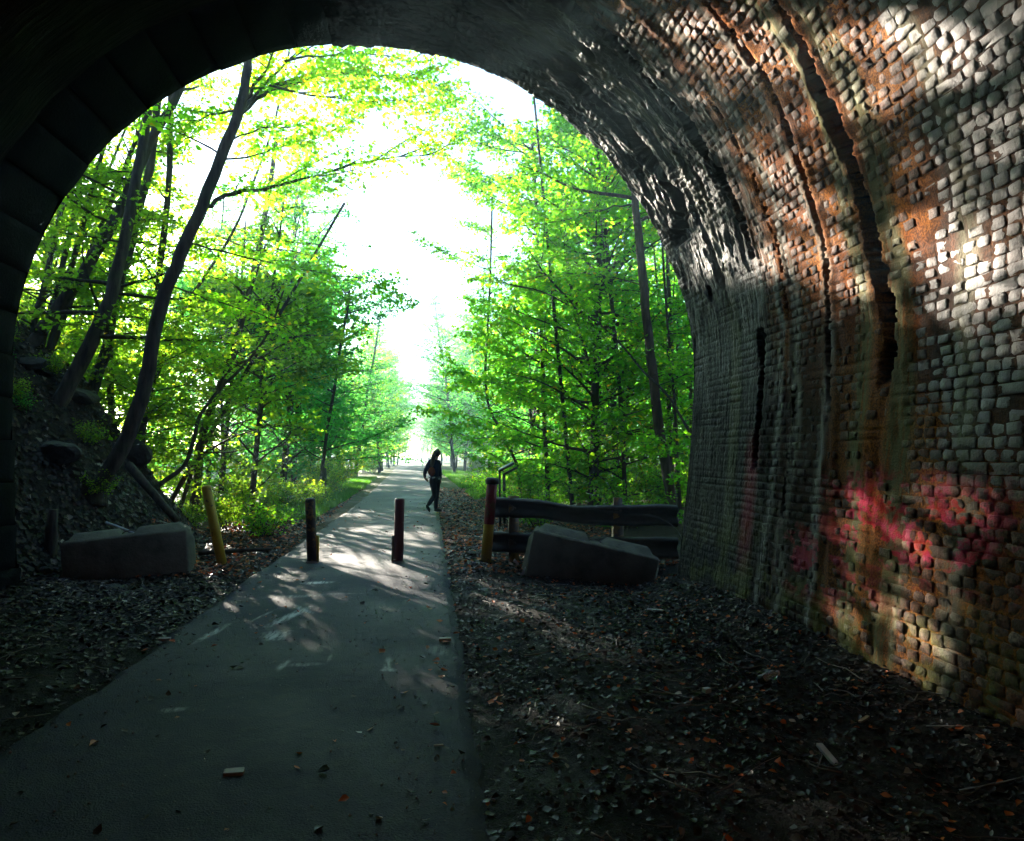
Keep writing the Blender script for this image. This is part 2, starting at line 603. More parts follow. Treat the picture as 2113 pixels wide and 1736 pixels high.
def path_mat():
    t = NT('worn_asphalt')
    p = t.pos()
    n1 = t.noise(p, 0.8, 5, 0.6)
    n2 = t.noise(p, 9, 5, 0.6)
    n3 = t.noise(p, 160, 3, 0.7)
    agg = t.n('TexVoronoi', {'Vector': p, 'Scale': 90.0}).outputs['Distance']
    sp = t.n('SeparateXYZ', {0: p})
    c = t.ramp(n1, [(0.3, (0.006, 0.009, 0.020)), (0.55, (0.009, 0.014, 0.032)), (0.75, (0.015, 0.021, 0.044))])
    c = t.mix(t.math('MULTIPLY', t.ramp(n2, [(0.45, 0), (0.65, 1)]), 0.45), c, (0.035, 0.034, 0.033))
    c = t.mix(t.math('MULTIPLY', t.ramp(n3, [(0.62, 0), (0.74, 1)]), 0.55), c, (0.09, 0.09, 0.09))
    # tunnel shade painted into the asphalt: darker inside, paler outdoors
    daylight_tint = t.n('MapRange', {0: sp.outputs[1], 1: 8.5, 2: 13.0, 3: 0.0, 4: 1.0}).outputs[0]
    c = t.mix(t.math('MULTIPLY', daylight_tint, 0.6), c, (0.17, 0.155, 0.14))
    # mineral drips and scuffs (centre x, y, half length, half width, angle, strength)
    tot = None
    for i, (px, py, l, w, a, k) in enumerate([(655, 1207, 0.10, 0.20, 0.0, 0.9), (600, 1275, 0.45, 0.075, 18, 0.95), (570, 1315, 0.20, 0.13, 0, 0.9), (440, 1308, 0.34, 0.05, 10, 0.75),
                                              (625, 1262, 0.25, 0.05, -30, 0.7), (800, 1375, 0.22, 0.035, 0, 0.8), (800, 1388, 0.05, 0.06, 0, 0.9), (585, 1378, 0.16, 0.04, 8, 0.6), (355, 1473, 0.05, 0.09, 0, 0.5),
                                              (540, 1275, 0.3, 0.025, 15, 0.4), (620, 1378, 0.05, 0.16, 0, 0.35), (680, 1365, 0.12, 0.02, 0, 0.35), (610, 1235, 0.08, 0.45, 0, 0.3), (905, 1345, 0.2, 0.10, 0, 0.3),
                                              (700, 1230, 0.05, 0.3, 0, 0.3)]):
        q = at_z(px, py, 0)
        m = t.mapping(p, loc=(q[0], q[1], 0), rot=(0, 0, R_(-a)), sc=(w, l, 1000), typ='TEXTURE')
        d = t.n('VectorMath', {0: m}, operation='LENGTH').outputs['Value']
        f = t.n('MapRange', {0: t.math('ADD', d, t.math('MULTIPLY', t.math('SUBTRACT', n2, 0.5), 1.3)), 1: 1.1, 2: 0.35, 3: 0.0, 4: k}).outputs[0]
        tot = f if tot is None else t.math('MAXIMUM', tot, f)
    scr = t.noise(t.mapping(p, sc=(30, 5, 1)), 1.0, 4, 0.6)
    tot = t.math('MULTIPLY', tot, t.ramp(scr, [(0.38, 0.15), (0.58, 1.0)]))
    c = t.mix(tot, c, (0.55, 0.56, 0.56))
    r = t.ramp(n1, [(0.35, 0.58), (0.65, 0.78)])
    h = t.math('ADD', t.math('MULTIPLY', agg, 0.7), t.math('ADD', n3, t.math('MULTIPLY', n2, 2.0)))
    return t.finish(t.bsdf(c, r, 0.22, t.bump(h, 0.8, 0.008)))


def leaf_mat(name, stops, trans=0.5, tgain=(1.6, 1.9, 0.8), rough=0.5, spec=0.3):
    t = NT(name)
    at = t.n('Attribute', attribute_name='tint').outputs['Color']
    v = t.n('SeparateColor', {0: at}).outputs[0]
    c = t.ramp(v, stops)
    ct = t.mix(1.0, c, tgain, 'MULTIPLY')
    d = t.bsdf(c, rough, spec)
    tr = t.n('BsdfTranslucent', {'Color': ct})
    mx = t.n('MixShader', {0: trans, 1: d, 2: tr})
    return t.finish(mx)


M_LEAF_R = leaf_mat('leaves_bright_green', [(0.0, (0.040, 0.115, 0.012)), (0.35, (0.065, 0.15, 0.013)), (0.6, (0.11, 0.17, 0.013)), (0.8, (0.19, 0.19, 0.013)), (1.0, (0.25, 0.12, 0.014))],
                    0.78, (3.2, 4.0, 1.1))
M_LEAF_L = leaf_mat('leaves_olive_green', [(0.0, (0.040, 0.095, 0.016)), (0.4, (0.070, 0.130, 0.018)), (0.75, (0.125, 0.155, 0.018)), (1.0, (0.22, 0.17, 0.02))],
                    0.75, (4.0, 4.2, 0.9))
M_LEAF_M = leaf_mat('leaves_cool_green', [(0.0, (0.025, 0.085, 0.022)), (0.5, (0.04, 0.12, 0.025)), (0.85, (0.07, 0.14, 0.02)), (1.0, (0.15, 0.15, 0.02))],
                    0.78, (2.8, 4.4, 2.2))
M_LITTER = leaf_mat('fallen_leaves', [(0.0, (0.007, 0.005, 0.004)), (0.40, (0.020, 0.012, 0.008)), (0.62, (0.06, 0.036, 0.024)), (0.78, (0.14, 0.105, 0.08)), (0.86, (0.34, 0.30, 0.25)),
                                      (0.90, (0.38, 0.11, 0.02)), (1.0, (0.50, 0.10, 0.02))], 0.12, (1.2, 1, 0.9), 0.42, 0.18)


def bark_mat(name, a, b):
    t = NT(name)
    co = t.n('TexCoord').outputs['Object']
    n1 = t.noise(t.mapping(co, sc=(14, 14, 2.2)), 1.0, 5, 0.65)
    n2 = t.noise(co, 3, 4, 0.6)
    c = t.ramp(n1, [(0.35, a), (0.6, b)])
    c = t.mix(t.math('MULTIPLY', t.ramp(n2, [(0.5, 0), (0.7, 1)]), 0.4), c, (0.05, 0.07, 0.025))
    return t.finish(t.bsdf(c, 0.85, 0.2, t.bump(n1, 0.9, 0.02)))


M_BARK = bark_mat('dark_bark', (0.022, 0.017, 0.013), (0.07, 0.055, 0.042))
M_BARK2 = bark_mat('brown_bark', (0.035, 0.022, 0.014), (0.10, 0.068, 0.045))

M_GROUND = ground_mat()
M_PATH = path_mat()


# ------------------------------------------------------------------ ground
def bank_foot(y):
    y = np.asarray(y, float)
    near = -4.85 + 0.9 * sstep(9.0, 13.0, y)
    far = -3.95 - 0.75 * np.maximum(0, y - 13.2)
    return np.where(y < 13.2, near, np.maximum(far, -12.0))


def ground_h(x, y):
    x = np.asarray(x, float)
    y = np.asarray(y, float)
    rough = 0.035 * fbm(x * 1.2, y * 1.2, 4, 2) + 0.018 * fbm(x * 6, y * 6, 3, 3)
    onpath = sstep(-2.75, -2.4, x) * (1 - sstep(0.32, 0.7, x))
    h = rough * (1 - onpath) - 0.03 * onpath - 0.012
    ins = 1 - sstep(8.4, 9.0, y)
    # rubble heaped at the wall feet inside
    h = h - 0.16 * np.exp(-((x - 2.5) ** 2 / 1.2 + (y - 8.7) ** 2 / 0.5))
    h = h + ins * (0.12 * sstep(2.5, 3.2, x) + 0.12 * sstep(-3.9, -4.7, x))
    h = h + ins * 0.05 * sstep(0.5, 1.2, x) * fbm(x * 2.2, y * 1.4, 3, 5)
    # steep bank left of the portal
    t = np.maximum(0, bank_foot(y) - x)
    soft = t * t / (t + 0.5)
    bank = 1.62 * soft
    cap = 7.0
    bank = cap * (1 - np.exp(-bank / cap)) * 1.12
    lump = 0.35 * fbm(x * 1.1, y * 1.1, 4, 6) + 0.12 * fbm(x * 4, y * 4, 3, 7)
    out = sstep(8.3, 8.7, y)
    bank = bank * (1 - 0.75 * sstep(14.0, 21.0, y))
    h = h + out * (bank + lump * sstep(0.2, 1.5, t))
    # gentle rise on the right, wood floor far off
    tr = np.maximum(0, x - 4.5)
    h = h + out * (0.10 * tr * (1 - np.exp(-tr / 6)) * sstep(9, 14, y) * 0.8)
    h = h + out * 0.25 * sstep(1.5, 6, np.abs(x + 1)) * fbm(x * 0.15, y * 0.15, 3, 4)
    return h


def axis(parts):
    out = []
    for a, b, n in parts:
        out += list(np.linspace(a, b, n, endpoint=False))
    out.append(parts[-1][1])
    return np.array(out)


gx = axis([(-110, -20, 24), (-20, -9, 30), (-9, 5, 240), (5, 20, 50), (20, 110, 24)])
gy = axis([(-45, 0, 18), (0, 14, 230), (14, 24, 80), (24, 60, 70), (60, 230, 50)])
GX, GY = np.meshgrid(gx, gy)
GZ = ground_h(GX, GY)
nx_, ny_ = len(gx), len(gy)
I = np.arange(nx_ - 1)[None, :] + np.arange(ny_ - 1)[:, None] * nx_
F = np.stack([I, I + 1, I + 1 + nx_, I + nx_], -1).reshape(-1, 4)
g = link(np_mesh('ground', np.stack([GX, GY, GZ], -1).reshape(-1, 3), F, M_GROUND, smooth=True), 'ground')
tag(g, kind='structure')

# path: a slightly crowned asphalt sheet with ragged edges that widens far off
ys = axis([(-12, 0, 30), (0, 16, 180), (16, 40, 100), (40, 200, 90)])
us = np.linspace(0, 1, 34)
YY, UU = np.meshgrid(ys, us, indexing='ij')
drift = -0.010 * np.maximum(0, YY - 30) ** 1.25 * 0.35
lw = -2.30 + 0.06 * fbm(YY * 1.3, YY * 0, 3, 1) + 0.05 * fbm(YY * 7, YY * 0, 3, 2) - 0.02 * np.maximum(0, YY - 22) + drift
rw = 0.27 + 0.04 * fbm(YY * 1.1, YY * 0 + 5, 3, 3) + 0.04 * fbm(YY * 8, YY * 0 + 5, 3, 4) + 0.02 * np.maximum(0, YY - 26) + drift
XX = lw + (rw - lw) * UU
ZZ = 0.006 + 0.010 * fbm(XX * 0.9, YY * 0.6, 3, 5) * np.minimum(1, 1) + 0.02 * np.sin(UU * PI) - 0.05 * ((UU < 0.001) | (UU > 0.999))
ZZ = ZZ + 0.25 * 0.0
n2_ = len(us)
I = np.arange(n2_ - 1)[None, :] + np.arange(len(ys) - 1)[:, None] * n2_
F = np.stack([I, I + 1, I + 1 + n2_, I + n2_], -1).reshape(-1, 4)
pth = link(np_mesh('path', np.stack([XX, YY, ZZ], -1).reshape(-1, 3), F, M_PATH, smooth=True), 'path')
tag(pth, kind='structure')

# ------------------------------------------------------------------ tunnel
tunnel = thing('brick_tunnel', 'old brick railway tunnel with dark stone mouth and eroded wet right wall', 'tunnel', (0, 0, 0))

# fine relief of the visible right-hand side
s_ = np.arange(0, 9.9, 0.015)
y_ = np.concatenate([np.arange(1.6, 6.3, 0.024), np.linspace(6.3, Y_PORTAL, 150)])
S, Y = np.meshgrid(s_, y_, indexing='ij')
D, dep_, cru_, st_ = wall_disp(S, Y)
edge = sstep(Y_PORTAL - 0.10, Y_PORTAL, Y)
D = D - edge * (0.05 + 0.05 * fbm(S * 5, Y * 0, 3, 6))
Vw = wall_point(S.ravel(), Y.ravel(), D.ravel())
ny2 = len(y_)
I = np.arange(ny2 - 1)[None, :] + np.arange(len(s_) - 1)[:, None] * ny2
F = np.stack([I, I + 1, I + 1 + ny2, I + ny2], -1).reshape(-1, 4)
_crack_shade = sstep(0.008, 0.04, dep_.ravel())  # mask of the shade painted into the cracks
link(np_mesh('wall_lining', Vw, F, M_LINING, {'tint': np.stack([_crack_shade, _crack_shade, _crack_shade, np.ones_like(_crack_shade)], -1)}, smooth=True), 'wall_lining', tunnel)


def grid_shell(name, sa, ya, mat, amp=0.01, off=0.0):
    S, Y = np.meshgrid(sa, ya, indexing='ij')
    D = amp * fbm(S * 3, Y * 3, 3, 3) + off
    V = wall_point(S.ravel(), Y.ravel(), D.ravel())
    m = len(ya)
    I = np.arange(m - 1)[None, :] + np.arange(len(sa) - 1)[:, None] * m
    F = np.stack([I, I + 1, I + 1 + m, I + m], -1).reshape(-1, 4)
    return link(np_mesh(name, V, F, mat, smooth=True), name, tunnel)


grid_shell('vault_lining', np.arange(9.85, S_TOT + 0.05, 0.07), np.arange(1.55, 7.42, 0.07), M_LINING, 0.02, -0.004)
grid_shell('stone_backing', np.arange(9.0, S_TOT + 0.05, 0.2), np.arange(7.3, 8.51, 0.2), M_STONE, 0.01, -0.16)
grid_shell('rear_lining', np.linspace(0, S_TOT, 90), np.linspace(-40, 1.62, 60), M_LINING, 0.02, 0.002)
# unseen end cap added far behind the camera to keep light out
mb = MB()
pa = np.linspace(0, S_TOT, 60)
px_, pz_, _, _ = prof(pa)
V = np.stack([px_, np.full_like(px_, -39.9), pz_], -1)
V = np.vstack([V, [[XC, -39.9, 2.0]]])
k = len(pa)
mb.add(V, np.stack([np.arange(k - 1), np.arange(1, k), np.full(k - 1, k)], -1))
mb.build('light_block_cap', M_STONE, tunnel)


# stone ring of the mouth: each voussoir is a block of its own
def stone_mesh(rng, ls, ly, th):
    """block in local axes: x along the arc, y along the tunnel, z inward; rough visible face at z = 0..."""
    n = 7
    m = 9
    a = np.linspace(-ls / 2, ls / 2, n)
    b = np.linspace(-ly / 2, ly / 2, m)
    A, B = np.meshgrid(a, b, indexing='ij')
    Z = 0.014 * fbm(A * 5 + rng.rand() * 50, B * 5 + rng.rand() * 50, 3, 2)
    e = np.maximum(sstep(0.85, 1.0, np.abs(A) / (ls / 2)), sstep(0.93, 1.0, np.abs(B) / (ly / 2)))
    Z = Z - 0.022 * e
    V = np.stack([A, B, Z], -1).reshape(-1, 3)
    I = np.arange(m - 1)[None, :] + np.arange(n - 1)[:, None] * m
    F = np.stack([I, I + m, I + m + 1, I + 1], -1).reshape(-1, 4)
    ring = [i * m for i in range(n)] + [(n - 1) * m + j for j in range(1, m)] + [i * m + m - 1 for i in range(n - 2, -1, -1)] + [j for j in range(m - 2, 0, -1)]
    ring = np.array(ring)
    base = V[ring].copy()
    base[:, 2] = -th
    k = len(ring)
    V = np.vstack([V, base])
    r2 = np.roll(np.arange(k), -1)
    side = np.stack([ring, n * m + np.arange(k), n * m + r2, ring[r2]], -1)
    return V, [F, side]


rng = np.random.RandomState(5)
STONES = []
for i in range(5):
    V, F = stone_mesh(rng, 0.478, 1.12, 0.42)
    STONES.append(np_mesh('voussoir_stone', V, F, M_STONE))
s = S_BASE + R_(66) * RAD
while s < S_TOT:
    x, z, nx, nz = [float(q) for q in prof(s)]
    for row, yc in ((0, 7.95),):
        o = link(STONES[rng.randint(5)], 'stone', tunnel)
        q = -0.0 + 0.012 * rng.randn()
        n_ = Vector((nx, 0, nz))
        tx = Vector((-nz, 0, nx)) * -1
        ty = Vector((0, 1, 0))
        from mathutils import Matrix
        m3 = Matrix((tx, ty, tx.cross(ty))).transposed()
        if m3.col[2].dot(n_) < 0:
            m3 = Matrix((-tx, ty, (-tx).cross(ty))).transposed()
        o.matrix_local = Matrix.Translation((x + nx * q, yc + 0.01 * rng.randn(), z + nz * q)) @ m3.to_4x4()
    s += 0.49

# thickness of the mouth (outer face of the ring) and retaining wall around it
mb = MB()
arc = np.concatenate([[0], np.linspace(0.02, S_TOT - 0.02, 140), [S_TOT]])
ax_, az_, anx, anz = prof(arc)
inn = np.stack([ax_ - anx * 0.03, np.full_like(ax_, Y_PORTAL + 0.0), az_ - anz * 0.03], -1)
outr = np.stack([np.clip(XC + (ax_ - XC) * 1.16, -30, 30), np.full_like(ax_, Y_PORTAL + 0.02), np.where(az_ > ZC, ZC + (az_ - ZC) * 1.16, az_)], -1)
k = len(arc)
mb.add(np.vstack([inn, outr]), np.stack([np.arange(k - 1), np.arange(1, k), k + np.arange(1, k), k + np.arange(k - 1)], -1))
inb = inn.copy()
inb[:, 1] = 7.3
inb2 = inb - np.stack([anx, 0 * anx, anz], -1) * 0.35
inb2[:, 1] = Y_PORTAL
mb.build('mouth_face', M_STONE, tunnel)

head = thing('portal_wall', 'dark stone retaining wall round the tunnel mouth, seen only from outside', 'wall', (XC, Y_PORTAL, 0))
mb = MB()
no = 70
th = np.linspace(0, PI, no)
ri = RAD * 1.16
inner = np.stack([ri * np.cos(th), ZC + ri * np.sin(th)], -1)
inner = np.vstack([[ri, -0.4], inner, [-ri, -0.4]])
outer = []
for (x, z) in inner:
    d = np.array([x, z - 1.0])
    d = d / (np.abs(d).max() + 1e-9)
    q = np.array([np.clip(x * 3, -10.5, 10.5), 0])
    if abs(x) < ri * 0.985:
        outer.append([10.5 * x / ri, 9.4])
    else:
        outer.append([10.5 * np.sign(x), z])
outer = np.array(outer)
k = len(inner)
V = []
for yy in (0.0, -0.7):
    V += [[a, yy, b] for a, b in inner] + [[a, yy, b] for a, b in outer]
j = np.arange(k - 1)
mb.add(V, np.stack([j, j + 1, k + j + 1, k + j], -1), np.stack([2 * k + j, 3 * k + j, 3 * k + j + 1, 2 * k + j + 1], -1), np.stack([j, 2 * k + j, 2 * k + j + 1, j + 1], -1),
       np.stack([k + j, k + j + 1, 3 * k + j + 1, 3 * k + j], -1))
mb.build('wall_face', M_STONE, head)
mb = MB()
mb.box((0, -0.35, 9.53), (21.4, 0.9, 0.25))
mb.build('coping', M_STONE, head)

# hill over the tunnel
hx = np.linspace(-60, 60, 50)
hy = np.linspace(-45, Y_PORTAL - 0.75, 30)
HX, HY = np.meshgrid(hx, hy)
HZ = 9.2 + 0.25 * (Y_PORTAL - HY) + 1.2 * fbm(HX * 0.1, HY * 0.1, 3, 3) * sstep(6, 1, HY) - 0.0025 * HX ** 2 * sstep(0, 8, np.abs(HX)) * 1.0
I = np.arange(49)[None, :] + np.arange(29)[:, None] * 50
F = np.stack([I, I + 1, I + 51, I + 50], -1).reshape(-1, 4)
tag(link(np_mesh('hillside', np.stack([HX, HY, HZ], -1).reshape(-1, 3), F, M_GROUND, smooth=True), 'hillside'), kind='structure')


# ---- bricks
def brick_shape(rng, w, h, prot, dense=False):
    """worn brick end: irregular rounded octagon prism; local x along the course (tunnel axis), y up the arc, z inward"""
    k = 8
    cx, cy = w / 2, h / 2
    c = min(w, h) * rng.uniform(0.05, 0.30)
    pts = np.array([[-cx + c, -cy], [cx - c, -cy], [cx, -cy + c], [cx, cy - c], [cx - c, cy], [-cx + c, cy], [-cx, cy - c], [-cx, -cy + c]])
    pts = pts * rng.uniform(0.94, 1.07) + rng.uniform(-1, 1, pts.shape) * min(w, h) * 0.08
    z0 = np.full(8, -0.05)
    tilt = rng.uniform(-0.07, 0.07, 2)
    t1 = prot - 0.004 + pts @ tilt * 0.8 + rng.uniform(-0.004, 0.004, 8)
    inner = pts * rng.uniform(0.88, 0.96) + rng.uniform(-0.004, 0.004, (8, 2))
    t2 = prot + inner @ tilt + rng.uniform(-0.003, 0.003, 8)
    V = np.vstack([np.c_[pts * 1.02, z0], np.c_[pts, t1], np.c_[inner, t2], [[0, 0, prot + 0.002]]])
    j = np.arange(8)
    j2 = (j + 1) % 8
    F4 = np.vstack([np.stack([j, j2, 8 + j2, 8 + j], -1), np.stack([8 + j, 8 + j2, 16 + j2, 16 + j], -1)])
    F3 = np.stack([16 + j, 16 + j2, np.full(8, 24)], -1)
    return V, F4, F3


rng = np.random.RandomState(21)
blist = []
COURSE = 0.078
ns = int(9.3 / COURSE)
for ci in range(2, ns):
    s0 = ci * COURSE + COURSE / 2
    y = 1.9 + rng.rand() * 0.1
    soldier = rng.rand() < 0.12
    thin_run = 0
    while y < 6.75:
        tight = y < 4.1 + 0.35 * math.sin(s0 * 1.3) or s0 < 0
        if tight:
            w = 0.205 if rng.rand() < 0.10 else 0.10
            gap = 0.012
            hh = 0.070
            miss = 0.03
        else:
            if thin_run > 0:
                w = 0.045
                thin_run -= 1
            else:
                w = rng.choice([0.10, 0.095, 0.10, 0.08, 0.12])
                if rng.rand() < 0.05:
                    thin_run = rng.randint(3, 7)
            gap = rng.uniform(0.012, 0.034)
            hh = rng.uniform(0.056, 0.068)
            miss = 0.10 + 0.25 * (vnoise(s0 * 1.2, y * 1.2, 5) > 0.62)
        yc = y + w / 2
        y += w + gap
        if rng.rand() < miss:
            continue
        blist.append((s0 + rng.uniform(-0.004, 0.004), yc, w, hh))
B = np.array(blist)
dB, depB, cruB, stB = wall_disp(B[:, 0], B[:, 1])
keep = (depB < 0.004) & (rng.rand(len(B)) > np.where(cruB > 0.4, 0.55, 0)) & ((stB < 0.3) | ((stB < 0.7) & (B[:, 0] < 4.0)))
for dy in (-0.05, 0.05):
    _, dd, _, _ = wall_disp(B[:, 0], B[:, 1] + dy)
    keep &= dd < 0.03
B, dB = B[keep], dB[keep]
tightB = B[:, 1] < 4.1 + 0.35 * np.sin(B[:, 0] * 1.3)
protB = np.where(tightB, 0.001 + 0.005 * rng.rand(len(B)), -0.002 + 0.010 * rng.rand(len(B)))
# the 300 that show largest in the photograph
P0 = wall_point(B[:, 0], B[:, 1], dB)
pxx, pyy = project(P0)
Pa = wall_point(B[:, 0], B[:, 1] + B[:, 2] / 2, dB)
Pb = wall_point(B[:, 0], B[:, 1] - B[:, 2] / 2, dB)
Pc = wall_point(B[:, 0] + B[:, 3], B[:, 1], dB)
ua, va = project(Pa)
ub, vb = project(Pb)
uc, vc = project(Pc)
area = np.abs((ua - ub) * (vc - pyy) - (uc - pxx) * (va - vb))
inside = (pxx > 10) & (pxx < 2100) & (pyy > 10) & (pyy < 1725)
area = np.where(inside & (B[:, 2] > 0.08), area, 0)
order = np.argsort(-area)
single = np.zeros(len(B), bool)
single[order[:300]] = True


def frame_at(s, y, d):
    x, z, nx, nz = [float(q) for q in prof(s)]
    n = np.array([nx, 0, nz])
    up = np.array([nz, 0, -nx])
    yax = np.array([0, 1.0, 0])
    # x axis: along the tunnel; y axis: up the arc; z: inward
    upv = -np.cross(yax, n) if np.cross(yax, n)[2] < 0 or (np.cross(yax, n)[2] == 0) else np.cross(yax, n)
    xa = np.cross(upv, n)
    return np.array([x + nx * d, y, z + nz * d]), np.stack([xa, upv, n], 1)


def temps(w, h, cnt, pr):
    out = []
    for i in range(cnt):
        V, F4, F3 = brick_shape(rng, w, h, pr * rng.uniform(0.7, 1.4))
        tint = np.tile([rng.rand(), 0, 0, 1], (len(V), 1))
        out.append(np_mesh('brick', V, [F4, F3], M_BRICK, {'tint': tint}))
    return out


T_HEAD = temps(0.10, 0.070, 12, 0.003)
T_STR = temps(0.205, 0.070, 12, 0.003)
T_HEADW = temps(0.100, 0.063, 16, 0.004)
T_W12 = temps(0.12, 0.063, 9, 0.004)
for i in np.where(single)[0]:
    s0, yc, w, hh = B[i]
    if tightB[i]:
        src = T_STR if w > 0.15 else T_HEAD
    else:
        src = T_W12 if w > 0.11 else T_HEADW
    o = link(src[rng.randint(len(src))], 'brick', tunnel)
    P, Rm = frame_at(s0, yc, dB[i])
    M4 = Matrix([[*Rm[0], P[0]], [*Rm[1], P[1]], [*Rm[2], P[2]], [0, 0, 0, 1]])
    o.matrix_local = M4
mb = MB()
tints = []
for i in np.where(~single)[0]:
    s0, yc, w, hh = B[i]
    V, F4, F3 = brick_shape(rng, w, hh, protB[i])
    P, Rm = frame_at(s0, yc, dB[i])
    V = V @ Rm.T + P
    mb.add(V, F4, F3)
    tints.append(np.tile([rng.rand(), 0, 0, 1], (len(V), 1)))
bw = mb.build('brickwork', M_BRICK, tunnel, attrs={'tint': np.vstack(tints)})
bw['kind'] = 'stuff'


# ------------------------------------------------------------------ where the sun must get through (crowns thinned to shape the light)
LIT = [  # polygon in photo pixels, share of leaves kept
    ([(1330, 0), (2113, 0), (2113, 60), (1930, 170), (1850, 240), (1700, 240), (1560, 190), (1400, 110)], 0.04),
    ([(1500, 330), (1590, 270), (1720, 330), (1780, 430), (1760, 560), (1640, 500), (1590, 440)], 0.06),
    ([(1880, 420), (2000, 250), (2113, 300), (2113, 990), (1990, 900), (1960, 700), (1870, 640)], 0.015),
    ([(1640, 520), (1760, 460), (1900, 520), (1920, 760), (1700, 740)], 0.12),
    ([(1740, 960), (1900, 940), (2113, 1000), (2113, 1300), (1980, 1260), (1700, 1120), (1690, 980)], 0.01),
    ([(1720, 1170), (1900, 1230), (2113, 1290), (2113, 1560), (1960, 1500), (1740, 1330)], 0.01),
    ([(1110, 110), (1300, 150), (1420, 330), (1560, 560), (1570, 640), (1480, 560), (1340, 380), (1190, 240)], 0.6),
    ([(1440, 1165), (1480, 1180), (1640, 1310), (1590, 1310), (1470, 1200)], 0.02),
    ([(560, 1145), (700, 1085), (915, 1085), (925, 1280), (650, 1165)], 0.04),
    ([(700, 1050), (915, 1055), (915, 1068), (700, 1070)], 0.1),
    ([(700, 960), (930, 955), (925, 1010), (720, 1020)], 0.1),
    ([(930, 1150), (1060, 1190), (1250, 1290), (1480, 1420), (1200, 1350), (950, 1230)], 0.2),
    ([(560, 1230), (740, 1310), (930, 1480), (900, 1520), (800, 1470), (600, 1330)], 0.5),
    ([(470, 1390), (560, 1460), (700, 1600), (800, 1736), (600, 1700), (520, 1500)], 0.12),
    ([(820, 1520), (960, 1620), (1000, 1736), (900, 1650)], 0.15),
    ([(440, 1060), (600, 1080), (560, 1110), (450, 1140)], 0.2),
]


def in_poly(px, py, poly):
    ins = np.zeros(px.shape, bool)
    n = len(poly)
    for i in range(n):
        x0, y0 = poly[i]
        x1, y1 = poly[(i + 1) % n]
        c = ((y0 > py) != (y1 > py)) & (px < (x1 - x0) * (py - y0) / (y1 - y0 + 1e-9) + x0)
        ins ^= c
    return ins


_sd = np.array(SDIR)


def keep_prob(P):
    """share of leaves kept at P so that the sun falls where the photograph shows it falling"""
    P = np.atleast_2d(P)
    d = -_sd
    # first meeting with the ground plane
    tg = P[:, 2] / -d[2]
    Hg = P + d * tg[:, None]
    # portal plane
    tp = (P[:, 1] - Y_PORTAL) / -d[1]
    Pp = P + d * tp[:, None]
    rel = Pp[:, [0, 2]] - np.array([XC, ZC])
    through = (tp > 0) & (Pp[:, 2] > 0) & (np.abs(rel[:, 0]) < RAD) & ((Pp[:, 2] < ZC) | (np.hypot(rel[:, 0], rel[:, 1]) < RAD))
    d2 = d[[0, 2]]
    a = d2 @ d2
    r0 = P[:, [0, 2]] - np.array([XC, ZC])
    b = r0 @ d2
    c = (r0 ** 2).sum(1) - RAD ** 2
    disc = np.maximum(b * b - a * c, 0)
    tc = (-b + np.sqrt(disc)) / a
    Hc = P + d * tc[:, None]
    tw = (3.3 - P[:, 0]) / d[0]
    Hw = P + d * tw[:, None]
    usew = Hc[:, 2] < ZC
    H = np.where(usew[:, None], Hw, Hc)
    tt = np.where(usew, tw, tc)
    wall = through & (tt < tg) & (H[:, 1] > 0.5)
    ground = (~wall) & (through | (Hg[:, 1] > Y_PORTAL))
    T = np.where(wall[:, None], H, Hg)
    px, py = project(T)
    k = np.ones(len(P))
    vis = (wall | ground) & (T[:, 1] > 0.8) & (px > -200) & (px < 2400)
    for poly, f in LIT:
        m = vis & in_poly(px, py, poly)
        k = np.where(m, np.minimum(k, f), k)
    return k


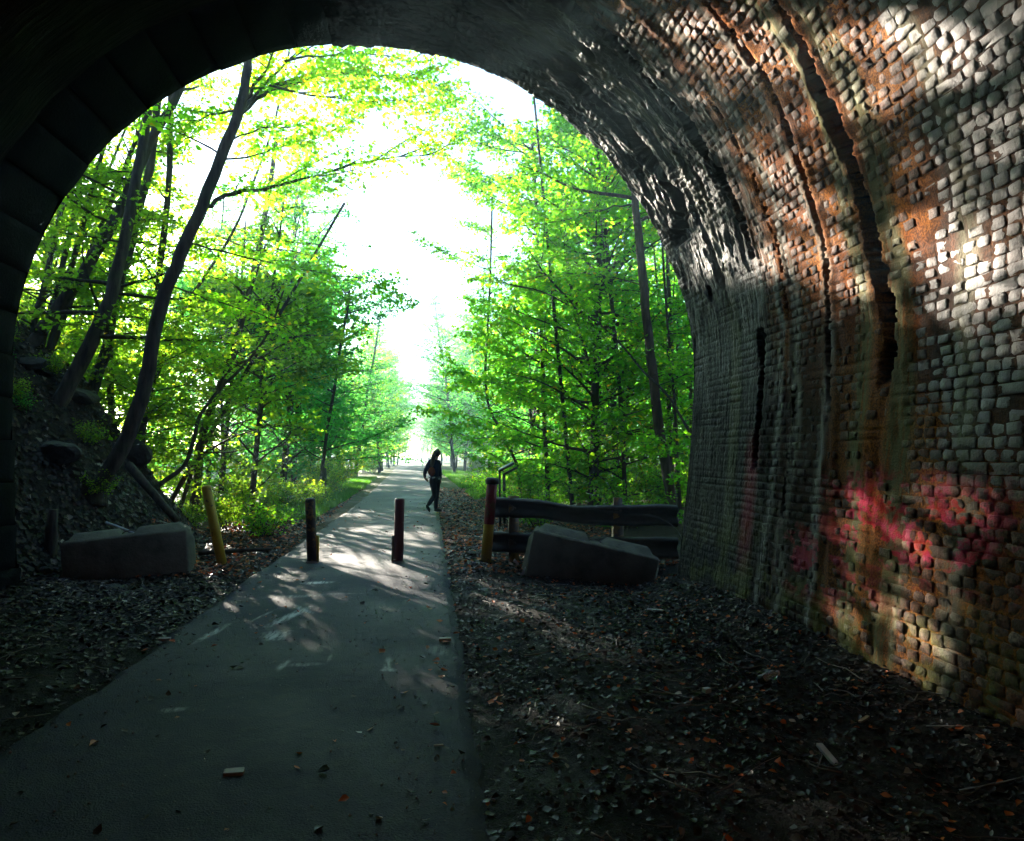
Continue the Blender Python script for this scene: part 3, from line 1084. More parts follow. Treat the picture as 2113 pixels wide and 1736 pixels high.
# ------------------------------------------------------------------ trees
class Plant:
    def __init__(self, seed, leaf=0.08, bend=0.25, mask=True):
        self.rng = np.random.RandomState(seed)
        self.wood = MB()
        self.tw = []
        self.L = []
        self.leaf = leaf
        self.mask = mask

    def twigs(self, A, Bp, r=0.004):
        """thin three-sided twigs from A to B"""
        T = Bp - A
        T = T / (np.linalg.norm(T, axis=1)[:, None] + 1e-9)
        U = np.cross(T, [0.2, 0.3, 0.93])
        U /= np.linalg.norm(U, axis=1)[:, None] + 1e-9
        W = np.cross(T, U)
        n = len(A)
        V = []
        for base, rr in ((A, r), (Bp, r * 0.4)):
            for k in range(3):
                an = 2 * PI * k / 3
                V.append(base + rr * (math.cos(an) * U + math.sin(an) * W))
        V = np.stack(V, 1).reshape(-1, 3)
        i = np.arange(n)[:, None] * 6
        F = np.concatenate([np.stack([i[:, 0] + k, i[:, 0] + (k + 1) % 3, i[:, 0] + 3 + (k + 1) % 3, i[:, 0] + 3 + k], -1) for k in range(3)])
        self.wood.add(V, F)

    def limb(self, pts, r0, r1=0.006, twig=0.55, gap=0.16, start=0.2, lgap=0.06, sides=5, flat=0.25, origin=None, bare=False, sub=True):
        rng = self.rng
        pts = np.asarray(pts, float)
        m = len(pts)
        self.wood.tube(pts, np.linspace(r0, r1, m), sides, cap=False, wob=0.15, rng=rng)
        if bare:
            return
        seg = np.linalg.norm(np.diff(pts, axis=0), axis=1)
        cum = np.concatenate([[0], np.cumsum(seg)])
        Ltot = cum[-1]
        ts = np.arange(start * Ltot, Ltot, gap) + rng.uniform(-0.05, 0.05, len(np.arange(start * Ltot, Ltot, gap)))
        ts = np.clip(ts, 0, Ltot)
        if not len(ts):
            return
        B0 = np.stack([np.interp(ts, cum, pts[:, k]) for k in range(3)], -1)
        Tn = np.stack([np.interp(ts, cum, np.gradient(pts[:, k], cum + np.arange(m) * 1e-6)) for k in range(3)], -1)
        Tn /= np.linalg.norm(Tn, axis=1)[:, None] + 1e-9
        side = np.cross(Tn, [0, 0, 1.0])
        side /= np.linalg.norm(side, axis=1)[:, None] + 1e-9
        sg = np.where(np.arange(len(ts)) % 2 == 0, 1.0, -1.0)[:, None]
        frac = 1 - 0.6 * (ts / Ltot)
        ln = twig * frac * rng.uniform(0.55, 1.25, len(ts))
        D = side * sg * rng.uniform(0.3, 1.0, (len(ts), 1)) + Tn * rng.uniform(0.35, 0.95, (len(ts), 1)) + rng.uniform(-flat, flat, (len(ts), 3)) * [0.6, 0.6, 1]
        D[:, 2] += rng.uniform(-0.55, 0.50, len(ts))
        D /= np.linalg.norm(D, axis=1)[:, None]
        E = B0 + D * ln[:, None]
        if self.mask:
            O = np.zeros(3) if origin is None else origin
            kp = keep_prob((B0 + E) / 2 + O)
            ok = rng.rand(len(kp)) < kp
            B0, E, D, ln = B0[ok], E[ok], D[ok], ln[ok]
        if not len(B0):
            return
        self.twigs(B0, E)
        nl = np.maximum(2, (ln / lgap).astype(int))
        idx = np.repeat(np.arange(len(B0)), nl)
        pos_in = np.concatenate([np.linspace(0.15, 1.0, k) for k in nl])
        P = B0[idx] + (E - B0)[idx] * pos_in[:, None]
        Dd = D[idx]
        sd = np.cross(Dd, [0, 0, 1.0])
        sd /= np.linalg.norm(sd, axis=1)[:, None] + 1e-9
        alt = np.where(np.arange(len(P)) % 2 == 0, 1.0, -1.0)[:, None]
        ld = sd * alt * rng.uniform(0.5, 1.1, (len(P), 1)) + Dd * rng.uniform(0.2, 0.9, (len(P), 1)) + rng.normal(0, 0.25, (len(P), 3))
        ld[:, 2] -= rng.uniform(0, 0.45, len(P))
        P = P + rng.normal(0, 0.035, P.shape)
        self.leaves(P, ld)

    def leaves(self, P, ld):
        self.L.append((P, ld))

    def spray(self, p, rad, n, flat=0.35):
        rng = self.rng
        P = p + rng.normal(0, 1, (n, 3)) * [rad, rad, rad * flat]
        if self.mask:
            P = P[rng.rand(len(P)) < keep_prob(P)]
        if len(P):
            self.leaves(P, rng.normal(0, 1, (len(P), 3)) * [1, 1, 0.4])

    def crown_mesh(self, name, mat, wide=0.36, yellow=0.5, size_var=0.3):
        rng = self.rng
        P = np.vstack([a for a, b in self.L])
        ld = np.vstack([b for a, b in self.L])
        n = len(P)
        ld /= np.linalg.norm(ld, axis=1)[:, None] + 1e-9
        nrm = np.array([0, 0, 1.0]) + rng.normal(0, 0.75, (n, 3))
        sd = np.cross(ld, nrm)
        sd /= np.linalg.norm(sd, axis=1)[:, None] + 1e-9
        up = np.cross(sd, ld)
        s = self.leaf * rng.uniform(1 - size_var, 1 + size_var, (n, 1))
        w = wide * s * rng.uniform(0.8, 1.2, (n, 1))
        b0 = P
        l1 = P + ld * s * 0.42 + sd * w + up * s * 0.10
        r1 = P + ld * s * 0.42 - sd * w + up * s * 0.10
        tp = P + ld * s - up * s * 0.12
        V = np.stack([b0, l1, tp, r1], 1).reshape(-1, 3)
        i = np.arange(n)[:, None] * 4
        F = np.vstack([i + np.array([0, 2, 1]), i + np.array([0, 3, 2])])
        clump = vnoise(P[:, 0] * 1.1 + P[:, 2] * 0.7, P[:, 1] * 1.1 + P[:, 2] * 1.3, 3)
        tint = np.clip(0.18 + yellow * 0.55 * clump + rng.normal(0, 0.10, n) + 0.5 * (rng.rand(n) < 0.05), 0, 1)
        C = np.repeat(np.stack([tint, tint, tint, np.ones(n)], -1), 4, axis=0)
        return np_mesh(name, V, F, mat, {'tint': C})


def curve_pts(a, d, ln, n, rng, up=0.0, wob=0.08):
    """a wandering limb"""
    pts = [np.array(a, float)]
    d = np.array(d, float)
    d /= np.linalg.norm(d)
    st = ln / (n - 1)
    for i in range(n - 1):
        d = d + rng.normal(0, wob, 3) + np.array([0, 0, up])
        d /= np.linalg.norm(d)
        pts.append(pts[-1] + d * st)
    return np.array(pts)


def finish_plant(pl, root, mat, bark, wide=0.36, yellow=0.5, trunk_name='trunk'):
    pl.wood.build(trunk_name, bark, root, smooth=True)
    if pl.L:
        link(pl.crown_mesh('crown', mat, wide, yellow), 'crown', root)


def pix_trunk(pix, Y0, Y1, base=None):
    """trunk centre line from photo pixels at depth going from Y0 to Y1"""
    n = len(pix)
    P = [at_y(x, y, Y0 + (Y1 - Y0) * i / (n - 1)) for i, (x, y) in enumerate(pix)]
    return np.array(P)


def smooth_line(P, n=4):
    P = np.asarray(P)
    t = np.arange(len(P))
    tt = np.linspace(0, len(P) - 1, (len(P) - 1) * n + 1)
    Q = np.stack([np.interp(tt, t, P[:, k]) for k in range(3)], -1)
    for _ in range(2):
        Q[1:-1] = (Q[:-2] + 2 * Q[1:-1] + Q[2:]) / 4
    return Q


def specific_tree(name, label, cat, pix, Y0, Y1, r0, r1, seed, mat, bark, limbs=(), auto=14, auto_len=(1.2, 2.4), lo=0.25, leaf=0.085, twig=0.6,
                  up=0.02, az=None, extend=4.0, wide=0.42, yellow=0.5, gap=0.095, lgap=0.045, mask=True, group=None):
    P = pix_trunk(pix, Y0, Y1)
    # go on upwards out of the frame
    d = P[-1] - P[-2]
    d = d / np.linalg.norm(d)
    if extend:
        P = np.vstack([P, P[-1] + (d + [0, 0, 0.3]) * extend * 0.5, P[-1] + (d * 0.8 + [0, 0, 0.6]) * extend])
    dn = P[0] - P[1]
    dn = dn / np.linalg.norm(dn)
    dn[2] = min(dn[2], -0.6)
    for _ in range(40):
        if P[0][2] < float(ground_h(P[0][0], P[0][1])) - 0.1:
            break
        P = np.vstack([P[0] + dn * 0.25, P])
    base = P[0].copy()
    root = thing(name, label, cat, tuple(base), group=group)
    P = smooth_line(P - base)
    pl = Plant(seed, leaf, mask=mask)
    rng = pl.rng
    P = P + np.c_[fbm(np.arange(len(P)) * 0.4 + seed, np.zeros(len(P)), 2, 1), fbm(np.arange(len(P)) * 0.4, np.ones(len(P)) * seed, 2, 2), np.zeros(len(P))] * r0 * 0.25
    rad = np.linspace(1, 0, len(P)) ** 0.8 * (r0 - r1) + r1
    rad[:3] *= [1.5, 1.22, 1.08]
    pl.wood.tube(P, rad, 10, cap=True, wob=0.12, rng=rng)
    for lp, ya, yb, r, tw in limbs:
        Q = smooth_line(pix_trunk(lp, ya, yb) - base, 3)
        Q = Q + rng.normal(0, 0.02, Q.shape)
        pl.limb(Q, r, 0.008, twig=tw, gap=gap, start=0.2, lgap=lgap, origin=base)
        # side limbs
        for q in range(2, len(Q) - 1, 2):
            dd = Q[q + 1] - Q[q]
            sdv = np.cross(dd, [0, 0, 1])
            sdv /= np.linalg.norm(sdv) + 1e-9
            dirv = dd / np.linalg.norm(dd) + sdv * rng.choice([-1, 1]) * rng.uniform(0.4, 1.2) + [0, 0, rng.uniform(-0.2, 0.35)]
            pl.limb(curve_pts(Q[q], dirv, rng.uniform(0.7, 1.7), 6, rng, 0.0, 0.10), r * 0.4, 0.004, twig=tw * 0.9, gap=gap, start=0.1, lgap=lgap, origin=base)
    n = len(P)
    for i in range(auto):
        f = lo + (1 - lo) * (i + rng.rand()) / auto
        k = f * (n - 1)
        a = P[int(k)] + (P[min(n - 1, int(k) + 1)] - P[int(k)]) * (k - int(k))
        an = rng.uniform(0, 2 * PI) if az is None else rng.normal(az[0], az[1])
        dirv = np.array([math.cos(an), math.sin(an), rng.uniform(-0.05, 0.55)])
        ln = rng.uniform(*auto_len)
        Q = curve_pts(a, dirv, ln, 8, rng, up, 0.09)
        pl.limb(Q, max(0.010, r1 * 0.5 * ln / 2), 0.004, twig=twig, gap=gap, start=0.2, lgap=lgap, origin=base)
        for q in (3, 5):
            dd = Q[q + 1] - Q[q]
            dd = dd / np.linalg.norm(dd)
            sdv = np.cross(dd, [0, 0, 1])
            sdv /= np.linalg.norm(sdv) + 1e-9
            pl.limb(curve_pts(Q[q], dd + sdv * rng.choice([-1, 1]) * 0.8, ln * 0.4, 5, rng, 0.0, 0.1), 0.008, 0.003, twig=twig * 0.8, gap=gap, start=0.1, lgap=lgap, origin=base)
    finish_plant(pl, root, mat, bark, wide, yellow)
    return root


GROUPS = dict(
    left='trees leaning out of the left bank', right='trees behind the guardrail')

# the big forked tree on the left bank
specific_tree('forked_tree', 'largest dark leaning tree on the left bank, forking under the tunnel crown', 'tree',
              [(225, 975), (262, 900), (300, 800), (312, 720), (335, 620), (362, 550), (390, 480), (425, 410), (450, 340), (478, 270), (500, 215), (508, 170), (511, 110), (514, 30)],
              11.3, 12.2, 0.125, 0.06, 101, M_LEAF_R, M_BARK,
              limbs=[([(420, 432), (460, 405), (520, 392), (580, 385), (640, 366), (700, 346), (770, 330), (850, 318), (920, 322)], 11.9, 14.5, 0.045, 0.9),
                     ([(498, 222), (525, 180), (548, 140), (566, 105), (580, 60)], 12.1, 13.0, 0.04, 0.5),
                     ([(500, 228), (545, 178), (590, 130), (625, 95)], 12.1, 13.5, 0.04, 0.5),
                     ([(498, 236), (545, 195), (600, 165), (650, 152), (720, 150), (800, 158), (880, 165), (930, 190)], 12.1, 14.5, 0.04, 1.0),
                     ([(560, 180), (640, 200), (740, 205), (830, 225), (900, 240)], 12.1, 15.5, 0.025, 1.0),
                     ([(590, 130), (660, 115), (740, 110), (820, 118), (890, 130)], 12.5, 14.5, 0.025, 0.9),
                     ([(470, 290), (540, 260), (600, 265), (640, 250)], 12.0, 13.0, 0.02, 0.6),
                     ([(455, 330), (530, 320), (580, 300), (650, 290), (740, 240)], 12.0, 15.0, 0.02, 0.6),
                     ([(385, 500), (450, 520), (540, 540), (640, 560), (720, 570), (790, 590)], 11.8, 15.0, 0.018, 0.9),
                     ([(350, 590), (430, 620), (520, 640), (600, 680)], 11.7, 13.0, 0.015, 0.55)],
              auto=8, lo=0.6, auto_len=(1.0, 1.8), extend=3, leaf=0.095, yellow=0.9)
LT = [
    ('leaning_tree', 'tall leaning tree high on the left bank beside the arch', [(100, 665), (150, 600), (200, 520), (245, 440), (285, 350), (325, 265), (360, 205), (395, 130)], 13, 14, 0.12, 0.06, 12),
    ('leaning_tree', 'slanting trunk low on the left bank, leftmost of those rising from the leaf slope', [(85, 900), (130, 810), (190, 710), (222, 640), (240, 580), (258, 500)], 12.0, 12.6, 0.13, 0.07, 6),
    ('leaning_tree', 'tree with a bent double trunk just left of the largest trunk', [(195, 800), (222, 715), (240, 610), (262, 530), (285, 440), (305, 370), (320, 260)], 13.8, 14.5, 0.11, 0.06, 12),
    ('slim_tree', 'straight slim tree rising right behind the largest left trunk', [(308, 760), (322, 640), (332, 540), (340, 450), (350, 380), (352, 240), (356, 120)], 14.6, 14.8, 0.09, 0.05, 16),
    ('slim_tree', 'thin dark tree at the far left edge of the arch opening', [(82, 620), (98, 560), (112, 490), (124, 440), (140, 360)], 14.5, 15, 0.06, 0.04, 12),
    ('slim_tree', 'second thin dark tree from the left edge of the arch opening', [(105, 640), (125, 560), (145, 480), (160, 400), (170, 330)], 14.2, 14.8, 0.06, 0.04, 12),
    ('slim_tree', 'thin tree slanting right through the yellow foliage on the left', [(330, 760), (360, 680), (395, 610), (430, 560), (470, 500), (500, 440)], 15.5, 16.5, 0.05, 0.025, 10),
]
for i, (nm, lb, pix, a, b, r0, r1, au) in enumerate(LT):
    specific_tree(nm, lb, 'tree', pix, a, b, r0, r1, 300 + i, M_LEAF_L, M_BARK, auto=int(au * 1.35), lo=0.25, auto_len=(1.0, 2.6), group=GROUPS['left'], twig=0.6)
specific_tree('pale_tree', 'pale brown trunk behind the yellow leaning post', 'tree', [(406, 990), (410, 930), (420, 885), (445, 820), (470, 760), (490, 700)], 17, 17.6, 0.13, 0.06, 77, M_LEAF_L, M_BARK2, auto=18, lo=0.35,
              auto_len=(1.2, 2.6))
specific_tree('sapling', 'single thin sapling leaning right beside the path, bare below', 'tree', [(667, 952), (673, 900), (681, 850), (690, 800), (700, 730), (715, 650)], 23, 23.3, 0.07, 0.04, 78, M_LEAF_M, M_BARK, auto=22,
              lo=0.45, auto_len=(1.5, 3.0), leaf=0.10, extend=0.6, twig=0.7)
specific_tree('crooked_tree', 'crooked small tree arching from the foot of the bank', 'tree', [(350, 985), (385, 960), (400, 905), (410, 860), (445, 810), (500, 760)], 14.0, 15.0, 0.05, 0.02, 79, M_LEAF_L, M_BARK, auto=16, lo=0.35,
              auto_len=(0.8, 1.8), extend=1.5)

# the straight dark trunk behind the guardrail and its neighbours
specific_tree('straight_tree', 'tall straight bare trunk right behind the end of the guardrail', 'tree',
              [(1392, 1075), (1378, 980), (1360, 880), (1347, 780), (1338, 690), (1328, 600), (1320, 520), (1313, 440), (1308, 370), (1300, 260)], 13.6, 13.8, 0.115, 0.065, 201,
              M_LEAF_R, M_BARK2, auto=7, lo=0.62, auto_len=(2.0, 3.2), leaf=0.09,
              limbs=[([(1308, 420), (1270, 425), (1220, 440), (1150, 455), (1080, 480)], 13.7, 15.0, 0.022, 0.6),
                     ([(1325, 590), (1260, 570), (1180, 560), (1100, 575)], 13.7, 15.5, 0.015, 0.6)], group=GROUPS['right'])
specific_tree('arching_tree', 'long thin arching stem crossing behind the straight bare trunk', 'tree',
              [(1440, 920), (1410, 870), (1375, 810), (1330, 770), (1290, 720), (1240, 670), (1190, 640), (1120, 600), (1040, 585)], 12.5, 15.5, 0.04, 0.012, 202,
              M_LEAF_R, M_BARK, auto=26, lo=0.1, auto_len=(0.9, 1.8), leaf=0.09, extend=0.5, group=GROUPS['right'])
specific_tree('slim_tree', 'thin upright stem between the straight bare trunk and the tunnel wall', 'tree',
              [(1402, 1060), (1398, 940), (1390, 800), (1380, 700), (1372, 600), (1365, 480)], 14.6, 14.9, 0.035, 0.02, 203,
              M_LEAF_R, M_BARK, auto=24, lo=0.2, auto_len=(0.9, 2.0), leaf=0.09, group=GROUPS['right'])
specific_tree('slim_tree', 'slender tree with a kink left of the straight bare trunk', 'tree',
              [(1215, 1060), (1220, 960), (1235, 860), (1222, 780), (1200, 700), (1180, 610), (1170, 500)], 17, 17.5, 0.05, 0.03, 204,
              M_LEAF_R, M_BARK, auto=34, lo=0.15, auto_len=(1.4, 3.0), leaf=0.10, group=GROUPS['right'], twig=0.6, extend=1.0)
specific_tree('forked_sapling', 'small forked tree overhanging the right verge near the walker', 'tree',
              [(1075, 1010), (1068, 960), (1050, 925), (1030, 880), (1010, 850), (1000, 780), (1005, 700)], 21, 22, 0.06, 0.03, 205,
              M_LEAF_R, M_BARK, auto=36, lo=0.2, auto_len=(1.2, 2.8), leaf=0.11, group=GROUPS['right'], twig=0.7)
specific_tree('leafy_tree', 'leafy yellow-green tree filling the gap over the info board', 'tree',
              [(1130, 1040), (1128, 940), (1120, 820), (1118, 700), (1110, 560), (1108, 430), (1100, 330)], 19, 19.5, 0.07, 0.04, 206,
              M_LEAF_R, M_BARK, auto=46, lo=0.15, auto_len=(1.6, 3.4), leaf=0.11, group=GROUPS['right'], twig=0.7, extend=0.6)
specific_tree('leafy_tree', 'bright leafy tree just inside the right curve of the arch', 'tree',
              [(1290, 1050), (1285, 900), (1275, 760), (1262, 620), (1250, 470), (1235, 330)], 16, 16.5, 0.06, 0.04, 207,
              M_LEAF_R, M_BARK, auto=46, lo=0.15, auto_len=(1.4, 3.0), leaf=0.10, group=GROUPS['right'], twig=0.65, extend=0.8)


# forest templates
def forest_tree(seed, H, leaf, nl, ll, mat, bark, crown_lo=0.25, conifer=False, lgap=0.075, gap=0.24, twig=0.9, origin=None):
    pl = Plant(seed, leaf, mask=origin is not None)
    rng = pl.rng
    P = curve_pts((0, 0, -0.4), (rng.normal(0, 0.06), rng.normal(0, 0.06), 1), H, 12, rng, 0.02, 0.035)
    pl.wood.tube(P, np.linspace(0.13, 0.03, 12) * (H / 13), 8, wob=0.1, rng=rng)
    for i in range(nl):
        f = crown_lo + (1 - crown_lo) * ((i + rng.rand()) / nl)
        k = f * 11
        a = P[int(k)] + (P[min(11, int(k) + 1)] - P[int(k)]) * (k - int(k))
        an = i * 2.4 + rng.normal(0, 0.4)
        if conifer:
            L = ll * (1.05 - f) * rng.uniform(0.7, 1.2)
            dz, up = rng.uniform(-0.15, 0.15), -0.01
        else:
            L = ll * math.sin(PI * min(0.97, 0.22 + 0.75 * (f - crown_lo) / (1 - crown_lo))) * rng.uniform(0.6, 1.15)
            dz, up = rng.uniform(0.1, 1.0), -0.02
        L = max(0.6, L)
        Q = curve_pts(a, (math.cos(an), math.sin(an), dz), L, 7, rng, up, 0.08)
        pl.limb(Q, 0.018 + 0.008 * L, 0.005, twig=twig, gap=gap, start=0.15, lgap=lgap, origin=origin)
        for q in (2, 4):
            dd = Q[q + 1] - Q[q]
            dd = dd / np.linalg.norm(dd)
            sdv = np.cross(dd, [0, 0, 1])
            sdv /= np.linalg.norm(sdv) + 1e-9
            pl.limb(curve_pts(Q[q], dd + sdv * rng.choice([-1, 1]) * 0.9 + [0, 0, 0.1], L * 0.45, 5, rng, 0.0, 0.1), 0.010, 0.004, twig=twig * 0.75, gap=gap, start=0.1, lgap=lgap, origin=origin)
    return pl


TEMPL = []
specs = [(1, 13, 0.14, 90, 3.4, M_LEAF_R, False), (2, 15, 0.14, 100, 3.8, M_LEAF_R, False), (3, 11, 0.13, 80, 3.0, M_LEAF_M, False), (4, 14, 0.14, 95, 3.6, M_LEAF_M, False),
         (5, 16, 0.12, 110, 3.0, M_LEAF_M, True), (6, 12, 0.14, 85, 3.2, M_LEAF_L, False)]
for sd, H, lf, nl, ll, mt, con in specs:
    pl = forest_tree(sd, H, lf, nl, ll, mt, M_BARK, 0.09 if sd < 3 else 0.14, con)
    w = pl.wood
    me_w = np_mesh('trunk', np.vstack(w.V), [np.vstack(v) for v in w.F.values()], M_BARK, smooth=True)
    me_c = pl.crown_mesh('crown', mt, 0.36, 0.6)
    TEMPL.append((me_w, me_c, H))


def plant_tree(x, y, ti, sc, rz, label, group, name='woodland_tree', cat='tree', lean=(0, 0)):
    me_w, me_c, H = TEMPL[ti]
    z = float(ground_h(x, y))
    r = thing(name, label, cat, (x, y, z), rz, group)
    r.scale = (sc, sc, sc)
    r.rotation_euler = (lean[0], lean[1], rz)
    link(me_w, 'trunk', r)
    link(me_c, 'crown', r)
    return r


rng = np.random.RandomState(99)
pts_used = []


def sun_corridor(x, y):
    """true where a copied tree would darken the wall that the sun reaches: ray from the portal opening towards the sun"""
    t = (y - Y_PORTAL) / _sd[1]
    xp = x - _sd[0] * t
    return -4.6 < xp < 5.5 and y < 48


def scatter(n, xr, yr, tis, scr, label, group, mind=2.0, avoid=True, name='woodland_tree'):
    c = 0
    tries = 0
    made = []
    while c < n and tries < 4000:
        tries += 1
        x, y = rng.uniform(*xr), rng.uniform(*yr)
        if any((x - a) ** 2 + (y - b) ** 2 < mind ** 2 for a, b in pts_used):
            continue
        if avoid and sun_corridor(x, y):
            continue
        pts_used.append((x, y))
        made.append((math.hypot(x, y), plant_tree(x, y, tis[rng.randint(len(tis))], rng.uniform(*scr), rng.uniform(0, 6.28), label, group, name, lean=(rng.normal(0, 0.04), rng.normal(0, 0.04)))))
        c += 1
    if len(made) <= 9:
        words = ['nearest', 'second nearest', 'third nearest', 'fourth nearest', 'fifth nearest', 'sixth nearest', 'seventh nearest', 'eighth nearest', 'farthest']
        for k, (d, o) in enumerate(sorted(made, key=lambda q: q[0])):
            o['label'] = ('farthest ' if k == len(made) - 1 else words[k] + ' ') + label


scatter(18, (3.4, 14), (14.5, 34), (0, 1, 3, 0), (0.75, 1.0), 'slender green tree in the crowded wood right of the path', 'wood right of the path', 1.7, False)
scatter(22, (2.6, 26), (34, 70), (0, 1, 2, 3), (0.8, 1.05), 'hazy green tree farther along the right side of the path', 'farther wood right of the path', 2.6, False)
scatter(5, (-16, -5.5), (26, 44), (3, 5, 5, 4), (0.6, 0.8), 'mid-distance tree left of the path beyond the shrubs', 'wood left of the path', 2.4, True)
scatter(5, (-7.5, -4.6), (28, 44), (3, 2, 4), (0.75, 0.95), 'bluish green tree reaching over the path from the left', 'trees leaning over the path from the left', 2.4, False)
scatter(9, (-20, -5.5), (50, 84), (2, 3, 4, 5), (0.7, 0.9), 'pale hazy tree in the distance left of the path', 'hazy trees left of the path', 3.0, False)
scatter(8, (-5.8, -3.7), (48, 95), (0, 1, 3), (0.85, 1.05), 'pale bluish tree crowding the left side of the path far off', 'far trees by the path at left', 2.6, False)
scatter(8, (1.3, 4), (50, 100), (0, 1, 3), (0.85, 1.05), 'pale tree crowding the right side of the path far off', 'far trees by the path at right', 2.6, False)
scatter(6, (-9, 5), (120, 155), (1, 3), (1.0, 1.25), 'ghostly tree where the path runs out of sight', 'ghostly trees at the end of the path', 3.0, False)
scatter(16, (-30, 26), (84, 150), (1, 3, 4), (0.9, 1.15), 'farthest pale blue tree closing the view down the path', 'farthest hazy trees', 4.0, False)


MASKED = [  # x, y, height, material, label; last five added to shade the wall
    (-7.6, 17.5, 10, M_LEAF_L, 'yellow-lit bushy tree just beyond the left bank'),
    (-10.5, 20.5, 10, M_LEAF_L, 'tall airy tree glowing yellow behind the left trunks'),
    (-6.3, 21.5, 9, M_LEAF_L, 'low branching tree with layered twigs over the left shrubs'),
    (-5.2, 25.0, 13.5, M_LEAF_M, 'teal-green tree whose drooping boughs edge the sky gap on the left'),
    (-8.3, 27.0, 13, M_LEAF_M, 'tall green tree behind the sapling left of the path'),
    (-13.5, 25.0, 10.5, M_LEAF_L, 'tall tree seen through the leaning trunks at far left'),
    (-12.0, 32.0, 11, M_LEAF_M, 'dense green tree deep in the wood at left'),
    (-5.4, 33.0, 16, M_LEAF_M, 'blue-green tree beside the left verge in the middle distance'),
    (-17.0, 31.0, 11, M_LEAF_L, 'yellowish tree farthest left behind the bank'),
    (-9.0, 38.0, 11, M_LEAF_M, 'hazy tall tree in the wood left of the path'),
    (-15.0, 41.0, 11, M_LEAF_M, 'hazy broad tree behind the others at left'),
    (-4.9, 19.5, 9.0, M_LEAF_L, 'dense young tree beside the dark marker post'),
    (-6.8, 24.0, 8, M_LEAF_M, 'low dense green tree behind the sapling by the path'),
    (-9.0, 23.0, 8, M_LEAF_L, 'low spreading yellow-green tree in the middle of the left thicket'),
    (-9.2, 17.0, 8, M_LEAF_L, 'short bushy tree on the back of the left bank'),
    (-6.2, 28.5, 8, M_LEAF_M, 'squat blue-green tree past the left grass verge'),
]
def wall_hit(px, py):
    d = ray(px, py)
    for t in np.arange(1.5, 12, 0.03):
        P = CAM + d * t
        if (P[2] > ZC and math.hypot(P[0] - XC, P[2] - ZC) > RAD) or (P[2] <= ZC and P[0] > 3.3) or P[2] < 0:
            return P
    return P


# where the photograph's wall lies in shade: boughs reach into those sun rays
SHADE = []
for x0, x1, y0, y1, st in ((1450, 1650, 620, 1160, 60), (1660, 1960, 760, 930, 60), (1500, 1820, 215, 285, 160), (560, 900, 1440, 1650, 200)):
    for px in range(x0, x1 + 1, st):
        for py in range(y0, y1 + 1, st):
            P = wall_hit(px, py)
            if P[1] < Y_PORTAL:
                SHADE.append(P)
SHADE = np.array(SHADE)


def shade_limbs(pl, o3, H, cnt, rng):
    c = 0
    for T in SHADE[rng.permutation(len(SHADE))]:
        rel = o3[:2] - T[:2]
        t = (rel @ _sd[:2]) / (_sd[:2] @ _sd[:2])
        Q = T + _sd * t
        off = Q[:2] - o3[:2]
        z = Q[2] - o3[2]
        if t < 3 or np.linalg.norm(off) > 2.8 or z < 0.8 or z > H * 0.95:
            continue
        a = np.array([0, 0, max(0.3, z - 0.35 * np.linalg.norm(off))])
        e = np.array([off[0], off[1], z])
        dd = e - a
        if np.linalg.norm(dd) < 0.5:
            dd = np.array([rng.normal(), rng.normal(), 0.2])
        Q2 = curve_pts(a, dd, np.linalg.norm(dd) * 1.35 + 0.3, 7, rng, 0.0, 0.05)
        pl.limb(Q2, 0.02, 0.005, twig=0.85, gap=0.09, start=0.25, lgap=0.055, origin=o3)
        c += 1
        if c >= cnt:
            break


for i, (x, y, H, mt, lb) in enumerate(MASKED):
    o3 = np.array([x, y, float(ground_h(x, y))])
    pl = forest_tree(500 + i, H, 0.13, (80 if H < 9 else int(4.0 * H)), max(2.4, 3.5 * H / 13), mt, M_BARK, 0.10, i % 3 == 1, lgap=0.07, gap=0.17, twig=0.85, origin=o3)
    shade_limbs(pl, o3, H, 26, np.random.RandomState(70 + i))
    r = thing('woodland_tree', lb, 'tree', tuple(o3), group='trees in the wood left of the path')
    finish_plant(pl, r, mt, M_BARK, 0.42, 0.6)

# far thin trunks in the right-hand wood
def pole_tree(x, y, h, r, rz, label, group):
    z = float(ground_h(x, y))
    rt = thing('bare_trunk', label, 'tree', (x, y, z), rz, group)
    link(POLE, 'trunk', rt)
    rt.scale = (r, r, h)
    return rt


mb = MB()
rg = np.random.RandomState(3)
mb.tube(curve_pts((0, 0, -0.05), (0.0, 0.02, 1), 1.0, 10, rg, 0.0, 0.02) * [1, 1, 1], np.linspace(0.07, 0.03, 10), 7, wob=0.15, rng=rg)
POLE = np_mesh('trunk', np.vstack(mb.V), [np.vstack(v) for v in mb.F.values()], M_BARK, smooth=True)
for i in range(34):
    x, y = rng.uniform(3.2, 13), rng.uniform(14.5, 36)
    t = pole_tree(x, y, rng.uniform(6, 11), rng.uniform(0.5, 1.3), rng.uniform(0, 6.28), 'thin dark bare stem among the leaves of the right-hand wood', 'bare stems in the right-hand wood')
    t.rotation_euler = (rng.normal(0, 0.06), rng.normal(-0.02, 0.07), t.rotation_euler[2])

for i in range(9):
    x, y = rng.uniform(-11.5, -5.2), rng.uniform(13.5, 22)
    t = pole_tree(x, y, rng.uniform(6, 10), rng.uniform(0.7, 1.3), rng.uniform(0, 6.28), 'slender dark stem leaning towards the path out of the left bank', 'slender stems on the left bank')
    t.rotation_euler = (rng.normal(0, 0.05), rng.normal(0.27, 0.08), 0)

